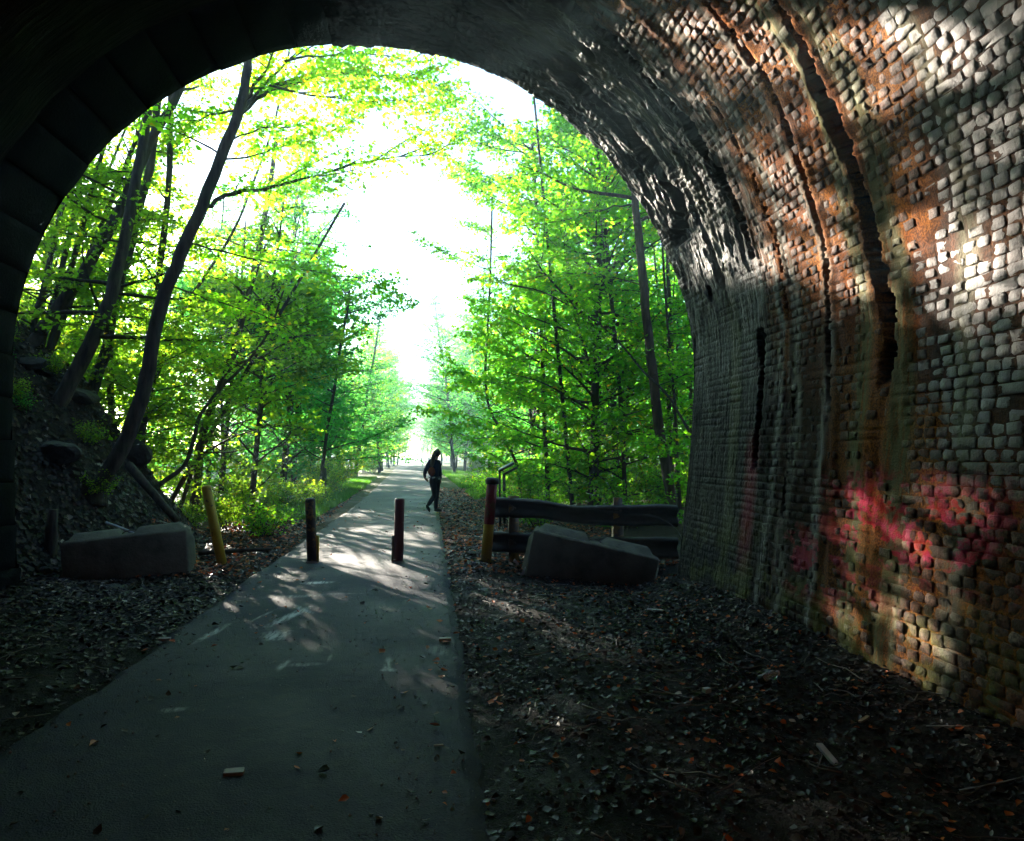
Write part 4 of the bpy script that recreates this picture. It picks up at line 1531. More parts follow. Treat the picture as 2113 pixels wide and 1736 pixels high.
# ------------------------------------------------------------------ shrubs
SHR = []
for sd, H, lf, mt in ((1, 1.1, 0.07, M_LEAF_L), (2, 1.5, 0.08, M_LEAF_R), (3, 0.8, 0.07, M_LEAF_R), (4, 1.9, 0.08, M_LEAF_L), (5, 0.6, 0.06, M_LEAF_M)):
    pl = Plant(900 + sd, lf, mask=False)
    r_ = pl.rng
    for k in range(12):
        an = r_.uniform(0, 6.28)
        Q = curve_pts((r_.normal(0, 0.12), r_.normal(0, 0.12), -0.05), (math.cos(an) * 0.6, math.sin(an) * 0.6, 1), H * r_.uniform(0.6, 1.15), 7, r_, 0.0, 0.12)
        pl.limb(Q, 0.012, 0.003, twig=0.36, gap=0.07, start=0.15, lgap=0.05, sides=4)
        for q in (2, 4):
            an = r_.uniform(0, 6.28)
            pl.limb(curve_pts(Q[q], (math.cos(an), math.sin(an), 0.4), H * 0.45, 5, r_, 0, 0.1), 0.006, 0.003, twig=0.28, gap=0.07, start=0.1, lgap=0.05, sides=3)
    w = pl.wood
    SHR.append((np_mesh('stems', np.vstack(w.V), [np.vstack(v) for v in w.F.values()], M_BARK, smooth=True), pl.crown_mesh('foliage', mt, 0.38, 0.7)))


def shrub(x, y, k, sc, rz, label, group):
    r = thing('shrub', label, 'shrub', (x, y, float(ground_h(x, y))), rz, group)
    r.scale = (sc, sc, sc)
    link(SHR[k][0], 'stems', r)
    link(SHR[k][1], 'foliage', r)


c = 0
while c < 34:
    x, y = rng.uniform(-8.5, -3.1), rng.uniform(13.5, 30)
    if x > -3.0 - (y - 13) * 0.04 or x < float(bank_foot(y)) - 0.3:
        continue
    c += 1
    shrub(x, y, rng.choice([0, 2, 3, 4, 1]), rng.uniform(0.55, 0.95), rng.uniform(0, 6.28), 'bushy yellow-green shrub on the left verge behind the posts', 'shrubs on the left verge')
for i in range(64):
    x, y = rng.uniform(2.2, 13.5), rng.uniform(12.2, 34)
    if x < 2.0 + max(0, (16 - y)) * 0.15:
        x += 1
    shrub(x, y, rng.choice([1, 2, 3, 1]), rng.uniform(0.55, 0.95), rng.uniform(0, 6.28), 'green leafy shrub in the undergrowth behind the guardrail', 'shrubs behind the guardrail')
for i in range(9):
    x, y = rng.uniform(-7.2, -4.9), rng.uniform(10.5, 13)
    shrub(x, y, rng.choice([0, 4]), rng.uniform(0.35, 0.55), rng.uniform(0, 6.28), 'small dark shrub sprouting from the leafy left bank', 'shrubs on the bank')
for i in range(16):
    sgn = rng.choice([-1, 1])
    y = rng.uniform(28, 60)
    x = -1 + sgn * rng.uniform(3.2, 7)
    shrub(x, y, rng.choice([1, 3]), rng.uniform(0.8, 1.4), rng.uniform(0, 6.28), 'hazy shrub beside the far part of the path', 'shrubs by the far path')

# ------------------------------------------------------------------ grass, litter
M_GRASS = leaf_mat('grass_blades', [(0.0, (0.03, 0.09, 0.01)), (1.0, (0.10, 0.20, 0.02))], 0.5, (1.5, 2.0, 0.8))


def blades(name, X, Yc, h, w, rg):
    n = len(X)
    Z = ground_h(X, Yc)
    an = rg.uniform(0, 6.28, n)
    hh = h * rg.uniform(0.5, 1.3, n)
    lean = rg.normal(0, 0.35, (n, 2)) * hh[:, None]
    a = np.stack([X - np.cos(an) * w, Yc - np.sin(an) * w, Z], -1)
    b = np.stack([X + np.cos(an) * w, Yc + np.sin(an) * w, Z], -1)
    c = np.stack([X + lean[:, 0], Yc + lean[:, 1], Z + hh], -1)
    V = np.stack([a, b, c], 1).reshape(-1, 3)
    F = np.arange(3 * n).reshape(-1, 3)
    t = rg.rand(n)
    C = np.repeat(np.stack([t, t, t, np.ones(n)], -1), 3, 0)
    return tag(link(np_mesh(name, V, F, M_GRASS, {'tint': C}), name), kind='stuff')


rg = np.random.RandomState(8)
n = 26000
Yg = rg.uniform(14, 44, n)
Xg = -2.75 - np.abs(rg.normal(0, 1.1, n)) - 0.02 * np.maximum(0, Yg - 22) - 0.01 * np.maximum(0, Yg - 30)
ok = (fbm(Xg * 0.8, Yg * 0.5, 3, 2) > -0.15 + 0.5 * sstep(20, 15, Yg)) & (Xg > bank_foot(Yg))
tag(blades('grass', Xg[ok], Yg[ok], 0.17, 0.009, rg), 'short bright green grass along the left edge of the path', 'grass')
n = 30000
Yg = rg.uniform(17, 60, n)
Xg = 1.6 + np.abs(rg.normal(0, 1.3, n)) - 0.02 * np.maximum(0, Yg - 20)
Xg = np.maximum(Xg, 0.5 + 0.02 * np.maximum(0, Yg - 26))
ok = (fbm(Xg * 0.8, Yg * 0.5, 3, 3) > -0.2)
tag(blades('verge_grass', Xg[ok], Yg[ok], 0.19, 0.010, rg), 'sunlit grass along the right edge of the path beyond the walker', 'grass')


def litter(name, X, Yc, size, rg, tbias, lift=0.012, label=''):
    n = len(X)
    eps = 0.05
    Z = ground_h(X, Yc)
    onp = (X > -2.28) & (X < 0.25)
    Z = np.where(onp, 0.018, Z)
    gxn = (ground_h(X + eps, Yc) - ground_h(X - eps, Yc)) / (2 * eps)
    gyn = (ground_h(X, Yc + eps) - ground_h(X, Yc - eps)) / (2 * eps)
    gxn = np.where(onp, 0, gxn)
    gyn = np.where(onp, 0, gyn)
    nrm = np.stack([-gxn, -gyn, np.ones(n)], -1) + rg.normal(0, 0.22, (n, 3))
    nrm /= np.linalg.norm(nrm, axis=1)[:, None]
    a = rg.normal(0, 1, (n, 3))
    ld = a - (a * nrm).sum(1)[:, None] * nrm
    ld /= np.linalg.norm(ld, axis=1)[:, None]
    sd = np.cross(nrm, ld)
    s = (size * rg.uniform(0.5, 1.35, n))[:, None]
    w = s * rg.uniform(0.25, 0.5, (n, 1))
    curl = s * rg.uniform(-0.05, 0.35, (n, 1))
    curl2 = s * rg.uniform(-0.1, 0.4, (n, 1))
    P = np.stack([X, Yc, Z + lift * rg.uniform(0.3, 1.6, n)], -1)
    v0 = P - ld * s * 0.5 + nrm * curl2
    v1 = P + sd * w + nrm * curl
    v2 = P + ld * s * 0.5 + nrm * curl2 * rg.uniform(0.0, 1, (n, 1))
    v3 = P - sd * w + nrm * curl * rg.uniform(0.2, 1, (n, 1))
    v4 = P + ld * s * 0.25 + sd * w * 0.9 + nrm * curl
    v5 = P + ld * s * 0.2 - sd * w * 0.8 + nrm * curl * 0.7
    V = np.stack([v0, v1, v4, v2, v5, v3, P], 1).reshape(-1, 3)
    i = np.arange(n)[:, None] * 7
    F = np.vstack([i + np.array([6, k, (k + 1) % 6]) for k in range(6)])
    t = np.clip(tbias(rg, n), 0, 1)
    C = np.repeat(np.stack([t, t, t, np.ones(n)], -1), 7, 0)
    return tag(link(np_mesh(name, V, F, M_LITTER, {'tint': C}), name), label, 'leaves', kind='stuff')


def tb_in(rg, n):
    t = rg.beta(1.1, 3.0, n) * 0.8
    t = np.where(rg.rand(n) < 0.03, rg.uniform(0.78, 0.87, n), t)
    return np.where(rg.rand(n) < 0.06, rg.uniform(0.9, 1.0, n), t)


def tb_out(rg, n):
    t = rg.beta(1.5, 2.0, n) * 0.85
    return np.where(rg.rand(n) < 0.30, rg.uniform(0.87, 1.0, n), t)


rg = np.random.RandomState(4)
n = 24000
X = rg.uniform(0.25, 3.25, n)
Yl = rg.uniform(1.4, 9.5, n)
ok = (rg.rand(n) < 0.35 + 0.65 * sstep(0.2, 2.2, X + 0.4 * fbm(X, Yl, 3, 2))) & (rg.rand(n) < 0.3 + 0.7 * (vnoise(X * 2, Yl * 2, 4)))
litter('leaf_litter', X[ok], Yl[ok], 0.042, rg, tb_in, label='damp dark leaf litter with orange flecks along the right tunnel wall')
n = 11000
X = rg.uniform(-4.75, -2.25, n)
Yl = rg.uniform(1.8, 9.4, n)
ok = (rg.rand(n) < 0.25 + 0.75 * sstep(5.0, 8.0, Yl))
litter('leaf_litter', X[ok], Yl[ok], 0.05, rg, lambda r, k: np.where(r.rand(k) < 0.09, r.uniform(0.76, 0.87, k), r.beta(1.3, 2.8, k) * 0.7), label='grey dead leaves on the dark ground left of the path inside the tunnel')
n = 26000
Yl = 9.3 + 22 * rg.rand(n) ** 1.5
X = np.where(rg.rand(n) < 0.5, rg.uniform(0.25, 3.6, n), rg.uniform(-4.6, -2.25, n) - 0.03 * (Yl - 9))
litter('leaf_litter', X, Yl, 0.07, rg, tb_out, label='brown and orange fallen leaves on both verges outside the tunnel')
n = 15000
Yl = rg.uniform(8.7, 15.5, n)
X = bank_foot(Yl) - rg.uniform(0, 4.5, n)
litter('bank_leaf_litter', X, Yl, 0.085, rg, lambda r, k: np.where(r.rand(k) < 0.08, r.uniform(0.7, 0.84, k), r.beta(1.4, 2.2, k) * 0.75), label='thick brown leaf litter covering the steep left bank')
n = 520
Yl = 1.9 + 22 * rg.rand(n) ** 1.3
X = -1.0 + 1.3 * np.sign(rg.uniform(-1, 1, n)) * rg.rand(n) ** 0.6
litter('scattered_leaves', X, Yl, 0.05, rg, tb_out, 0.008, label='few small leaves scattered over the asphalt path')

# gravelly crumbs on the path edge and dark ground: real grit
M_GRIT = simple_mat('pale_grit', (0.16, 0.15, 0.145), 0.5, 0.5)
n = 7000
X = np.concatenate([rg.uniform(0.1, 3.2, n // 2), rg.uniform(-4.5, -2.1, n // 4), rg.uniform(-2.2, 0.2, n // 4)])
Yl = rg.uniform(1.5, 10.5, len(X))
Z = np.where((X > -2.25) & (X < 0.22), 0.02, ground_h(X, Yl))
s = 0.0035 + 0.007 * rg.rand(len(X)) ** 3
base = np.array([[1, 0, 0], [-0.5, 0.87, 0], [-0.5, -0.87, 0], [0, 0, 1.1], [0, 0, -0.6]])
V = (base[None] * s[:, None, None] * rg.uniform(0.6, 1.4, (len(X), 5, 1)) + np.stack([X, Yl, Z + s * 0.3], -1)[:, None, :]).reshape(-1, 3)
i = np.arange(len(X))[:, None] * 5
F = np.vstack([i + np.array(f) for f in ([0, 1, 3], [1, 2, 3], [2, 0, 3], [1, 0, 4], [2, 1, 4], [0, 2, 4])])
tag(link(np_mesh('gravel', V, F, M_GRIT), 'gravel'), 'small pale grit scattered over the path and dirt', 'gravel', kind='stuff')

# twigs on the ground
mb = MB()
for i in range(330):
    if rg.rand() < 0.6:
        x, y = rg.uniform(0.5, 3.2), rg.uniform(1.8, 11)
    else:
        x, y = rg.uniform(-4.7, -2.4), rg.uniform(3, 11)
    ln = rg.uniform(0.06, 0.4) * (1 if rg.rand() < 0.85 else 2)
    an = rg.uniform(0, 6.28)
    k = 5
    t = np.linspace(-0.5, 0.5, k)
    px = x + math.cos(an) * ln * t + rg.normal(0, 0.012, k)
    py = y + math.sin(an) * ln * t + rg.normal(0, 0.012, k)
    pz = ground_h(px, py) + 0.012 + rg.uniform(0, 0.02, k)
    mb.tube(np.stack([px, py, pz], -1), np.linspace(0.006, 0.002, k) * rg.uniform(0.5, 1.3), 4)
M_TWIG = simple_mat('dead_twig', (0.13, 0.105, 0.085), 0.6, 0.4)
tag(mb.build('twigs', M_TWIG), 'thin broken twigs strewn over the dirt either side of the path', 'twigs', kind='stuff')

# ------------------------------------------------------------------ concrete blocks
M_CONC = simple_mat('weathered_concrete', (0.12, 0.112, 0.085), 0.9, 0.1, 0.3, 3.0, 0.9, bdist=0.012)
M_PAINT_P = simple_mat('chipped_white_pink_paint', (0.55, 0.45, 0.50), 0.6, 0.4)


def concrete_block(label, corners, W, H, lug, mat_end=None):
    """corners: front top-left, front top-right as world points; block reaches back by W and down by H"""
    TL, TR = [np.array(q, float) for q in corners]
    xa = TR - TL
    L = np.linalg.norm(xa)
    xa /= L
    back = np.cross([0, 0, 1.0], xa)
    back /= np.linalg.norm(back)
    up = np.cross(xa, back)
    root = thing('concrete_block', label, 'concrete block', tuple((TL + TR) / 2 + back * W / 2 - up * H))
    O = np.array(root.location)
    M = np.stack([xa, back, up], 1)

    def tr(V):
        return (np.asarray(V, float) @ M.T)
    bm = MB()
    b = 0.028
    # bevelled box: rings along the height
    rings = []
    for z, ins in ((0, 0.0), (H - b, 0.0), (H, b)):
        x0, x1, y0, y1 = -L / 2 + ins, L / 2 - ins, -W / 2 + ins, W / 2 - ins
        c = 0.02
        rings.append([[x0 + c, y0, z], [x1 - c, y0, z], [x1, y0 + c, z], [x1, y1 - c, z], [x1 - c, y1, z], [x0 + c, y1, z], [x0, y1 - c, z], [x0, y0 + c, z]])
    V = np.array(rings).reshape(-1, 3)
    V = V + np.random.RandomState(3).normal(0, 0.007, V.shape)
    j = np.arange(8)
    j2 = (j + 1) % 8
    bm.add(tr(V), np.vstack([np.stack([k * 8 + j, k * 8 + j2, k * 8 + 8 + j2, k * 8 + 8 + j], -1) for k in range(2)]), [[16, 17, 18, 19, 20, 21, 22, 23]])
    bm.build('block_body', M_CONC, root)
    for cx in (-L * 0.255, L * 0.255):
        lm = MB()
        hx, hy = L * 0.205, W * 0.36
        tx, ty = L * 0.165, W * 0.22
        z0, z1 = H - 0.004, H + lug
        V = [[cx - hx, -hy, z0], [cx + hx, -hy, z0], [cx + hx, hy, z0], [cx - hx, hy, z0], [cx - tx, -ty, z1], [cx + tx, -ty, z1], [cx + tx, ty, z1], [cx - tx, ty, z1]]
        lm.add(tr(V), [[0, 1, 5, 4], [1, 2, 6, 5], [2, 3, 7, 6], [3, 0, 4, 7], [4, 5, 6, 7]])
        lm.build('lug', M_CONC, root)
    for sgn in (-1, 1):
        em = MB()
        x0, x1 = sgn * (L / 2 - 0.004), sgn * (L / 2 + 0.05)
        V = [[x0, -W * 0.28, 0.06], [x0, W * 0.28, 0.06], [x0, W * 0.28, H - 0.06], [x0, -W * 0.28, H - 0.06], [x1, -W * 0.12, 0.16], [x1, W * 0.12, 0.16], [x1, W * 0.12, H - 0.16], [x1, -W * 0.12, H - 0.16]]
        em.add(tr(V), [[0, 1, 5, 4], [1, 2, 6, 5], [2, 3, 7, 6], [3, 0, 4, 7], [4, 5, 6, 7]])
        em.build('end_key', M_CONC, root)
    # lifting loop of wire rope
    t = np.linspace(0, PI, 9)
    lm = MB()
    lm.tube(tr(np.stack([0.09 * np.cos(t), 0 * t, H - 0.02 + 0.06 * np.sin(t)], -1)), 0.009, 6)
    lm.build('lifting_loop', M_TWIG, root)
    return root


concrete_block('pale concrete block sitting level at the left foot of the tunnel mouth', (at_y(123, 1121, 9.15), at_y(385, 1092, 9.45)), 0.55, 0.62, 0.07)
rb = concrete_block('tilted concrete block sunk into the dirt in front of the guardrail', (at_y(1102, 1094, 9.1), at_y(1362, 1154, 8.8)), 0.58, 0.72, 0.085)
# flaking white patch at its lower corner
mb = MB()
rg = np.random.RandomState(12)
for (u, v, r) in ((1083, 1183, 0.055), (1088, 1175, 0.035), (1062, 1158, 0.03), (1067, 1163, 0.025)):
    c = at_y(u, v, 9.16) - np.array(rb.location)
    an = np.linspace(0, 2 * PI, 9, endpoint=False)
    rr = r * rg.uniform(0.6, 1.2, 9)
    V = np.stack([c[0] + rr * np.cos(an), c[1] + 0.2 * rr * np.cos(an), c[2] + rr * np.sin(an)], -1)
    V2 = V + [0, 0.02, 0]
    j = np.arange(9)
    j2 = (j + 1) % 9
    mb.add(np.vstack([V, V2]), [list(range(9))], np.stack([j, 9 + j, 9 + j2, j2], -1))
mb.build('paint_flake', M_PAINT_P, rb)


# ------------------------------------------------------------------ posts
def paint_mat(name, base, chips, amount=0.55, scale=7.0):
    t = NT(name)
    co = t.n('TexCoord').outputs['Object']
    n1 = t.noise(co, scale, 6, 0.7)
    n2 = t.noise(co, 40, 4, 0.6)
    c = t.mix(t.ramp(n1, [(amount, 0), (amount + 0.06, 1)]), base, chips)
    c = t.mix(t.math('MULTIPLY', n2, 0.5), c, (0.02, 0.016, 0.012))
    return t.finish(t.bsdf(c, 0.5, 0.5, t.bump(n1, 0.4, 0.004)))


M_YEL = paint_mat('worn_yellow_paint', (0.58, 0.42, 0.015), (0.12, 0.06, 0.02), 0.60)
M_DKYEL = paint_mat('blackened_yellow_paint', (0.035, 0.022, 0.014), (0.25, 0.14, 0.02), 0.52)
M_RED = paint_mat('dark_red_paint', (0.12, 0.004, 0.014), (0.03, 0.01, 0.01), 0.62)
M_REDY = paint_mat('red_sprayed_paint', (0.26, 0.015, 0.02), (0.18, 0.08, 0.02), 0.52)
M_BLACK = simple_mat('black_rubber', (0.014, 0.013, 0.014), 0.5, 0.5)
M_STEEL = simple_mat('rusty_steel', (0.10, 0.07, 0.05), 0.55, 0.5, 0.3, 9, 0.4)


def bollard(name, label, bot, top, r, mat, cat='bollard', sleeve=None, cap=None, mat_top=None, split=0.55):
    bot = np.array(bot, float)
    top = np.array(top, float)
    root = thing(name, label, cat, tuple(bot))
    ax = top - bot
    H = np.linalg.norm(ax)
    mb = MB()
    h1 = H * split if mat_top else H
    if mat_top:
        mb.lathe([(0.001, -0.1), (r, -0.1), (r, h1)], n=20, axis=ax)
        mb.build('post', mat, root, smooth=True)
        mb = MB()
        mb.lathe([(r, h1), (r * 1.01, h1 + 0.002), (r * 1.01, H - 0.03), (r * 0.8, H), (0.001, H + 0.006)], n=20, axis=ax)
        mb.build('painted_top', mat_top, root, smooth=True)
    else:
        mb.lathe([(0.001, -0.1), (r, -0.1), (r, H * 0.5), (r * 1.0, H - 0.035), (r * 0.93, H - 0.012), (r * 0.6, H), (0.001, H + 0.004)], n=20, axis=ax)
        mb.build('post', mat, root, smooth=True)
    if cap:
        mb = MB()
        mb.lathe([(r * 1.02, H - 0.07), (r * 1.30, H - 0.065), (r * 1.34, H - 0.01), (r * 1.1, H + 0.025), (0.001, H + 0.035)], n=20, axis=ax)
        mb.build('cap', cap, root, smooth=True)
    if sleeve is not None:
        mb = MB()
        a = ax / H
        off = np.array([sleeve * r * 0.62, -0.005, 0])
        for k in (-1, 1):
            mb.box(off + a * 0.19 + np.array([0, k * 0.012, 0]), (r * 1.5, 0.018, 0.42))
        mb.box(off + a * 0.19 + np.array([sleeve * r * 0.65, 0, 0]), (0.02, 0.07, 0.40))
        mb.build('hinge_bracket', M_YEL if sleeve > 0 else M_STEEL, root)
        mb = MB()
        mb.lathe([(r * 1.25, -0.01), (r * 1.25, 0.035), (r * 1.02, 0.04)], n=16)
        mb.build('base_collar', M_STEEL, root)
    return root


def upright(px, py, toppx, toppy):
    b = at_z(px, py, 0.01)
    t = at_y(toppx, toppy, b[1])
    return b, t


b, t_ = upright(644, 1163, 640, 1028)
bollard('steel_bollard', 'blackened post standing in the middle of the path, left of two', b, t_, 0.072, M_DKYEL, sleeve=1)
b, t_ = upright(822, 1163, 825, 1028)
bollard('steel_bollard', 'dark red post standing in the path, nearer its right edge', b, t_, 0.070, M_RED, sleeve=-1)
b, t_ = upright(458, 1161, 425, 1002)
bollard('leaning_bollard', 'yellow post leaning left beside the path near the concrete block', b, t_, 0.068, M_YEL)
b, t_ = upright(1003, 1157, 1016, 990)
bollard('gate_post', 'tall yellow and red gate post with black cap at the end of the guardrail', b, t_, 0.078, M_YEL, 'post', cap=M_BLACK, mat_top=M_REDY, split=0.45)
b, t_ = upright(669, 1029, 669, 966)
bollard('marker_post', 'thin dark marker post in the grass at the left edge of the path', b, t_, 0.085, M_BLACK, 'post')
b, t_ = upright(773, 972, 773, 930)
r = bollard('distant_post', 'distant thin pale post with a small box on top by the far path', b, t_, 0.05, M_YEL, 'post')
mb = MB()
mb.box(t_ - b + np.array([0, 0, 0.05]), (0.34, 0.2, 0.22))
mb.build('box', M_YEL, r)
b, t_ = at_y(104, 1170, 9.9), at_y(104, 1052, 9.9)
wp = thing('wooden_post', 'dark broken wooden post behind the left concrete block', 'post', tuple(b - [0, 0, 0.2]))
mb = MB()
mb.tube([(0, 0, 0), (0.01, 0, 0.4), (0.0, 0.01, 0.7), (0.02, 0, float(t_[2] - b[2]) + 0.2)], [0.085, 0.08, 0.078, 0.06], 7, wob=0.2, rng=np.random.RandomState(2))
mb.build('post', M_BARK, wp)

# ------------------------------------------------------------------ guardrail
M_GALV = simple_mat('dirty_galvanised_steel', (0.05, 0.046, 0.04), 0.55, 0.4, 0.3, 2.5, 0.3, 0.3)
M_WOODY = paint_mat('yellow_daubed_timber', (0.11, 0.075, 0.045), (0.34, 0.19, 0.03), 0.50, 5)
gr = thing('guardrail', 'dented double guardrail from the gate post to the right tunnel wall', 'guardrail', (1.2, 10.2, 0))
GO = np.array([1.2, 10.2, 0])


def wbeam(name, zc, dent):
    # W profile (offset towards camera, height)
    prf = [(0.0, -0.155), (0.03, -0.150), (0.06, -0.125), (0.07, -0.10), (0.045, -0.06), (0.0, -0.02), (0.0, 0.02), (0.045, 0.06), (0.07, 0.10), (0.06, 0.125), (0.03, 0.150), (0.0, 0.155)]
    xs = np.linspace(0, 1, 30)
    V = []
    for u in xs:
        x = 0.84 + u * 2.66
        y = 10.33 - 0.95 * u - 0.18 * math.sin(u * PI)
        zz = zc + dent * (-0.075 * sstep(0.25, 0.5, u) + 0.035 * sstep(0.8, 1.0, u))
        if u > 0.9:
            zz -= (u - 0.9) * 0.4 * dent
        tw = 0.25 * dent * math.exp(-((u - 0.5) / 0.25) ** 2)
        for (o, h) in prf:
            V.append([x - GO[0], y - o - tw * h - GO[1], zz + h * (1 - 0.15 * dent * math.exp(-((u - 0.4) / 0.2) ** 2))])
    V = np.array(V)
    m = len(prf)
    n = len(xs)
    Vb = V + [0, 0.006, 0]
    I = np.arange(m - 1)[None, :] + np.arange(n - 1)[:, None] * m
    F = np.stack([I, I + m, I + m + 1, I + 1], -1).reshape(-1, 4)
    mb = MB()
    mb.add(np.vstack([V, Vb]), F, F[:, ::-1] + len(V))
    mb.build(name, M_GALV, gr, smooth=True)


wbeam('rail', 0.78, 1.0)
wbeam('rail', 0.27, 0.3)
for (px, zt) in ((1.26, 0.95), (2.7, 0.86)):
    mb = MB()
    u = (px - 0.84) / 2.66
    y = 10.33 - 0.95 * u - 0.18 * math.sin(u * PI) + 0.10
    mb.box((px - 1.2, y - 10.2, zt / 2 - 0.1), (0.14, 0.12, zt + 0.2), 0.1)
    mb.build('post', M_WOODY, gr)
    mb = MB()
    mb.box((px - 1.2 - 0.02, y - 10.2 - 0.085, 0.5), (0.13, 0.035, 0.92), 0.1)
    mb.build('post_flange', M_WOODY, gr)
    mb = MB()
    for zb in (0.78, 0.27):
        mb.lathe([(0.016, 0), (0.016, 0.03), (0.001, 0.035)], (px - 1.2, y - 10.2 - 0.155, zb), 8, axis=(0, -1, 0))
    mb.build('bolt', M_STEEL, gr)

# loose wire hanging off the rail end
t = np.linspace(0, 1, 16)
wp_ = np.array([at_y(x, y, yy) for x, y, yy in ((1330, 1063, 9.3), (1360, 1068, 9.2), (1385, 1082, 9.1), (1402, 1102, 9.05), (1410, 1130, 9.0), (1411, 1160, 9.0), (1404, 1185, 9.0))])
mb = MB()
mb.tube(smooth_line(wp_, 4), 0.007, 5)
tag(mb.build('loose_wire', M_GALV), 'thin loose wire curling down from the right end of the guardrail', 'wire')

# ------------------------------------------------------------------ information board seen from its edge
ib = thing('information_board', 'black angled information board seen edge-on behind the gate post', 'sign', tuple(at_y(1036, 1085, 15.0)))
IO = np.array(ib.location)


def bar(name, pix, Yd, r, mat):
    mb = MB()
    P = np.array([at_y(x, y, Yd) for x, y in pix]) - IO
    for a, b in zip(P[:-1], P[1:]):
        d = b - a
        ln = np.linalg.norm(d)
        ux = d / ln
        yv = np.array([0, 1.0, 0])
        wv = np.cross(ux, yv)
        mb.box((a + b) / 2, (ln + 0.03, r, r), rot=np.stack([ux, yv, wv], 1))
    mb.build(name, mat, ib)


bar('leg', [(1032, 1085), (1031, 974)], 14.9, 0.045, M_BLACK)
bar('leg', [(1041, 1085), (1040, 978)], 15.35, 0.06, M_BLACK)
bar('panel_frame', [(1030, 973), (1060, 957)], 14.9, 0.045, M_BLACK)
bar('panel_frame', [(1040, 979), (1067, 965)], 15.35, 0.05, M_BLACK)
mb = MB()
p0, p1 = at_y(1032, 971, 14.93) - IO, at_y(1060, 956, 14.93) - IO
q0, q1 = at_y(1032, 971, 15.3) - IO, at_y(1060, 956, 15.3) - IO
p0[2] += 0.0
q0 = np.array([p0[0], 0.35 + p0[1], p0[2]])
q1 = np.array([p1[0], 0.35 + p1[1], p1[2]])
up = np.array([-0.01, 0, 0.02])
mb.add([p0, p1, q1, q0, p0 + up, p1 + up, q1 + up, q0 + up], [[3, 2, 1, 0], [4, 5, 6, 7], [0, 1, 5, 4], [1, 2, 6, 5], [2, 3, 7, 6], [3, 0, 4, 7]])
mb.build('panel', simple_mat('sign_panel', (0.35, 0.36, 0.36), 0.4), ib)

# ------------------------------------------------------------------ rocks, stump, fallen limb on the bank
M_ROCK = simple_mat('dark_mossy_rock', (0.045, 0.043, 0.036), 0.8, 0.3, 0.4, 3.0, 0.9, bdist=0.03)


def rock_mesh(seed, sx, sy, sz, sub=3):
    import bmesh
    bm = bmesh.new()
    bmesh.ops.create_icosphere(bm, subdivisions=sub, radius=1)
    rg = np.random.RandomState(seed)
    V = np.array([v.co[:] for v in bm.verts])
    dirs = rg.normal(0, 1, (14, 3))
    dirs /= np.linalg.norm(dirs, axis=1)[:, None]
    for d in dirs:
        k = V @ d
        lim = rg.uniform(0.55, 0.85)
        V = V - np.maximum(0, k - lim)[:, None] * d
    V = V * (1 + 0.10 * fbm(V[:, 0] * 3 + seed, V[:, 1] * 3 + V[:, 2] * 2, 3, seed % 5)[:, None])
    for v, c in zip(bm.verts, V * [sx, sy, sz]):
        v.co = c
    me = bpy.data.meshes.new('rock')
    bm.to_mesh(me)
    bm.free()
    me.materials.append(M_ROCK)
    return me


for i, (px, py, Yd, sc, lb) in enumerate([
    (270, 930, 12.0, (0.40, 0.4, 0.36), 'big dark rock under the roots of the largest left tree'),
    (340, 985, 12.8, (0.40, 0.4, 0.28), 'mossy dark rock at the bright end of the left bank'),
    (385, 1040, 12.6, (0.30, 0.3, 0.18), 'low rounded rock at the foot of the left bank'),
    (110, 930, 10.8, (0.45, 0.35, 0.22), 'black rock ledge low on the left bank above the block'),
    (75, 760, 13.6, (0.4, 0.4, 0.2), 'dark rock ledge high on the left bank'),
    (160, 820, 13.4, (0.35, 0.35, 0.18), 'jutting rock out of the upper left bank'),
    (92, 1183, 8.7, (0.10, 0.09, 0.09), 'pale stone on the dirt at the left tunnel corner'),
    (230, 1215, 8.4, (0.16, 0.12, 0.06), 'flat stone lying in front of the left concrete block'),
    (465, 1055, 13.8, (0.28, 0.2, 0.22), 'humped stone with pale rim behind the yellow leaning post'),
    (470, 990, 16.5, (0.5, 0.35, 0.2), 'dark stone heap among the shrubs left of the path')]):
    p = at_ground(px, py)
    o = link(rock_mesh(40 + i, *sc), 'rock')
    o.location = p
    tag(o, lb, 'rock')

mb = MB()
rg = np.random.RandomState(6)
P = np.array([at_y(x, y, yy) for x, y, yy in ((265, 960, 11.2), (300, 1000, 11.0), (335, 1040, 10.9), (365, 1075, 10.8))])
mb.tube(smooth_line(P, 3), np.linspace(0.07, 0.05, 10), 7, wob=0.2, rng=rg)
tag(mb.build('fallen_limb', M_BARK), 'dark fallen limb lying down the foot of the left bank', 'branch')
mb = MB()
P = np.array([at_y(x, y, yy) for x, y, yy in ((219, 1079, 9.9), (255, 1092, 9.75), (284, 1104, 9.6))])
mb.tube(smooth_line(P, 3), 0.022, 6)
tag(mb.build('pale_stick', simple_mat('bleached_wood', (0.36, 0.37, 0.36), 0.6)), 'pale straight stick resting behind the left concrete block', 'stick')
mb = MB()
P = np.array([at_y(x, y, yy) for x, y, yy in ((410, 1121, 11.2), (450, 1124, 11.3), (500, 1126, 11.4), (560, 1121, 11.6))])
P[:, 2] = ground_h(P[:, 0], P[:, 1]) + 0.06
mb.tube(smooth_line(P, 3), np.linspace(0.045, 0.03, 10), 6, wob=0.2, rng=rg)
tag(mb.build('fallen_limb', M_BARK), 'thin log lying on the leaves behind the yellow leaning post', 'branch')

# fern clumps and seedlings
for i, (px, py, Yd) in enumerate([(195, 1000, 10.6), (215, 880, 11.6), (330, 900, 12.3)]):
    pass

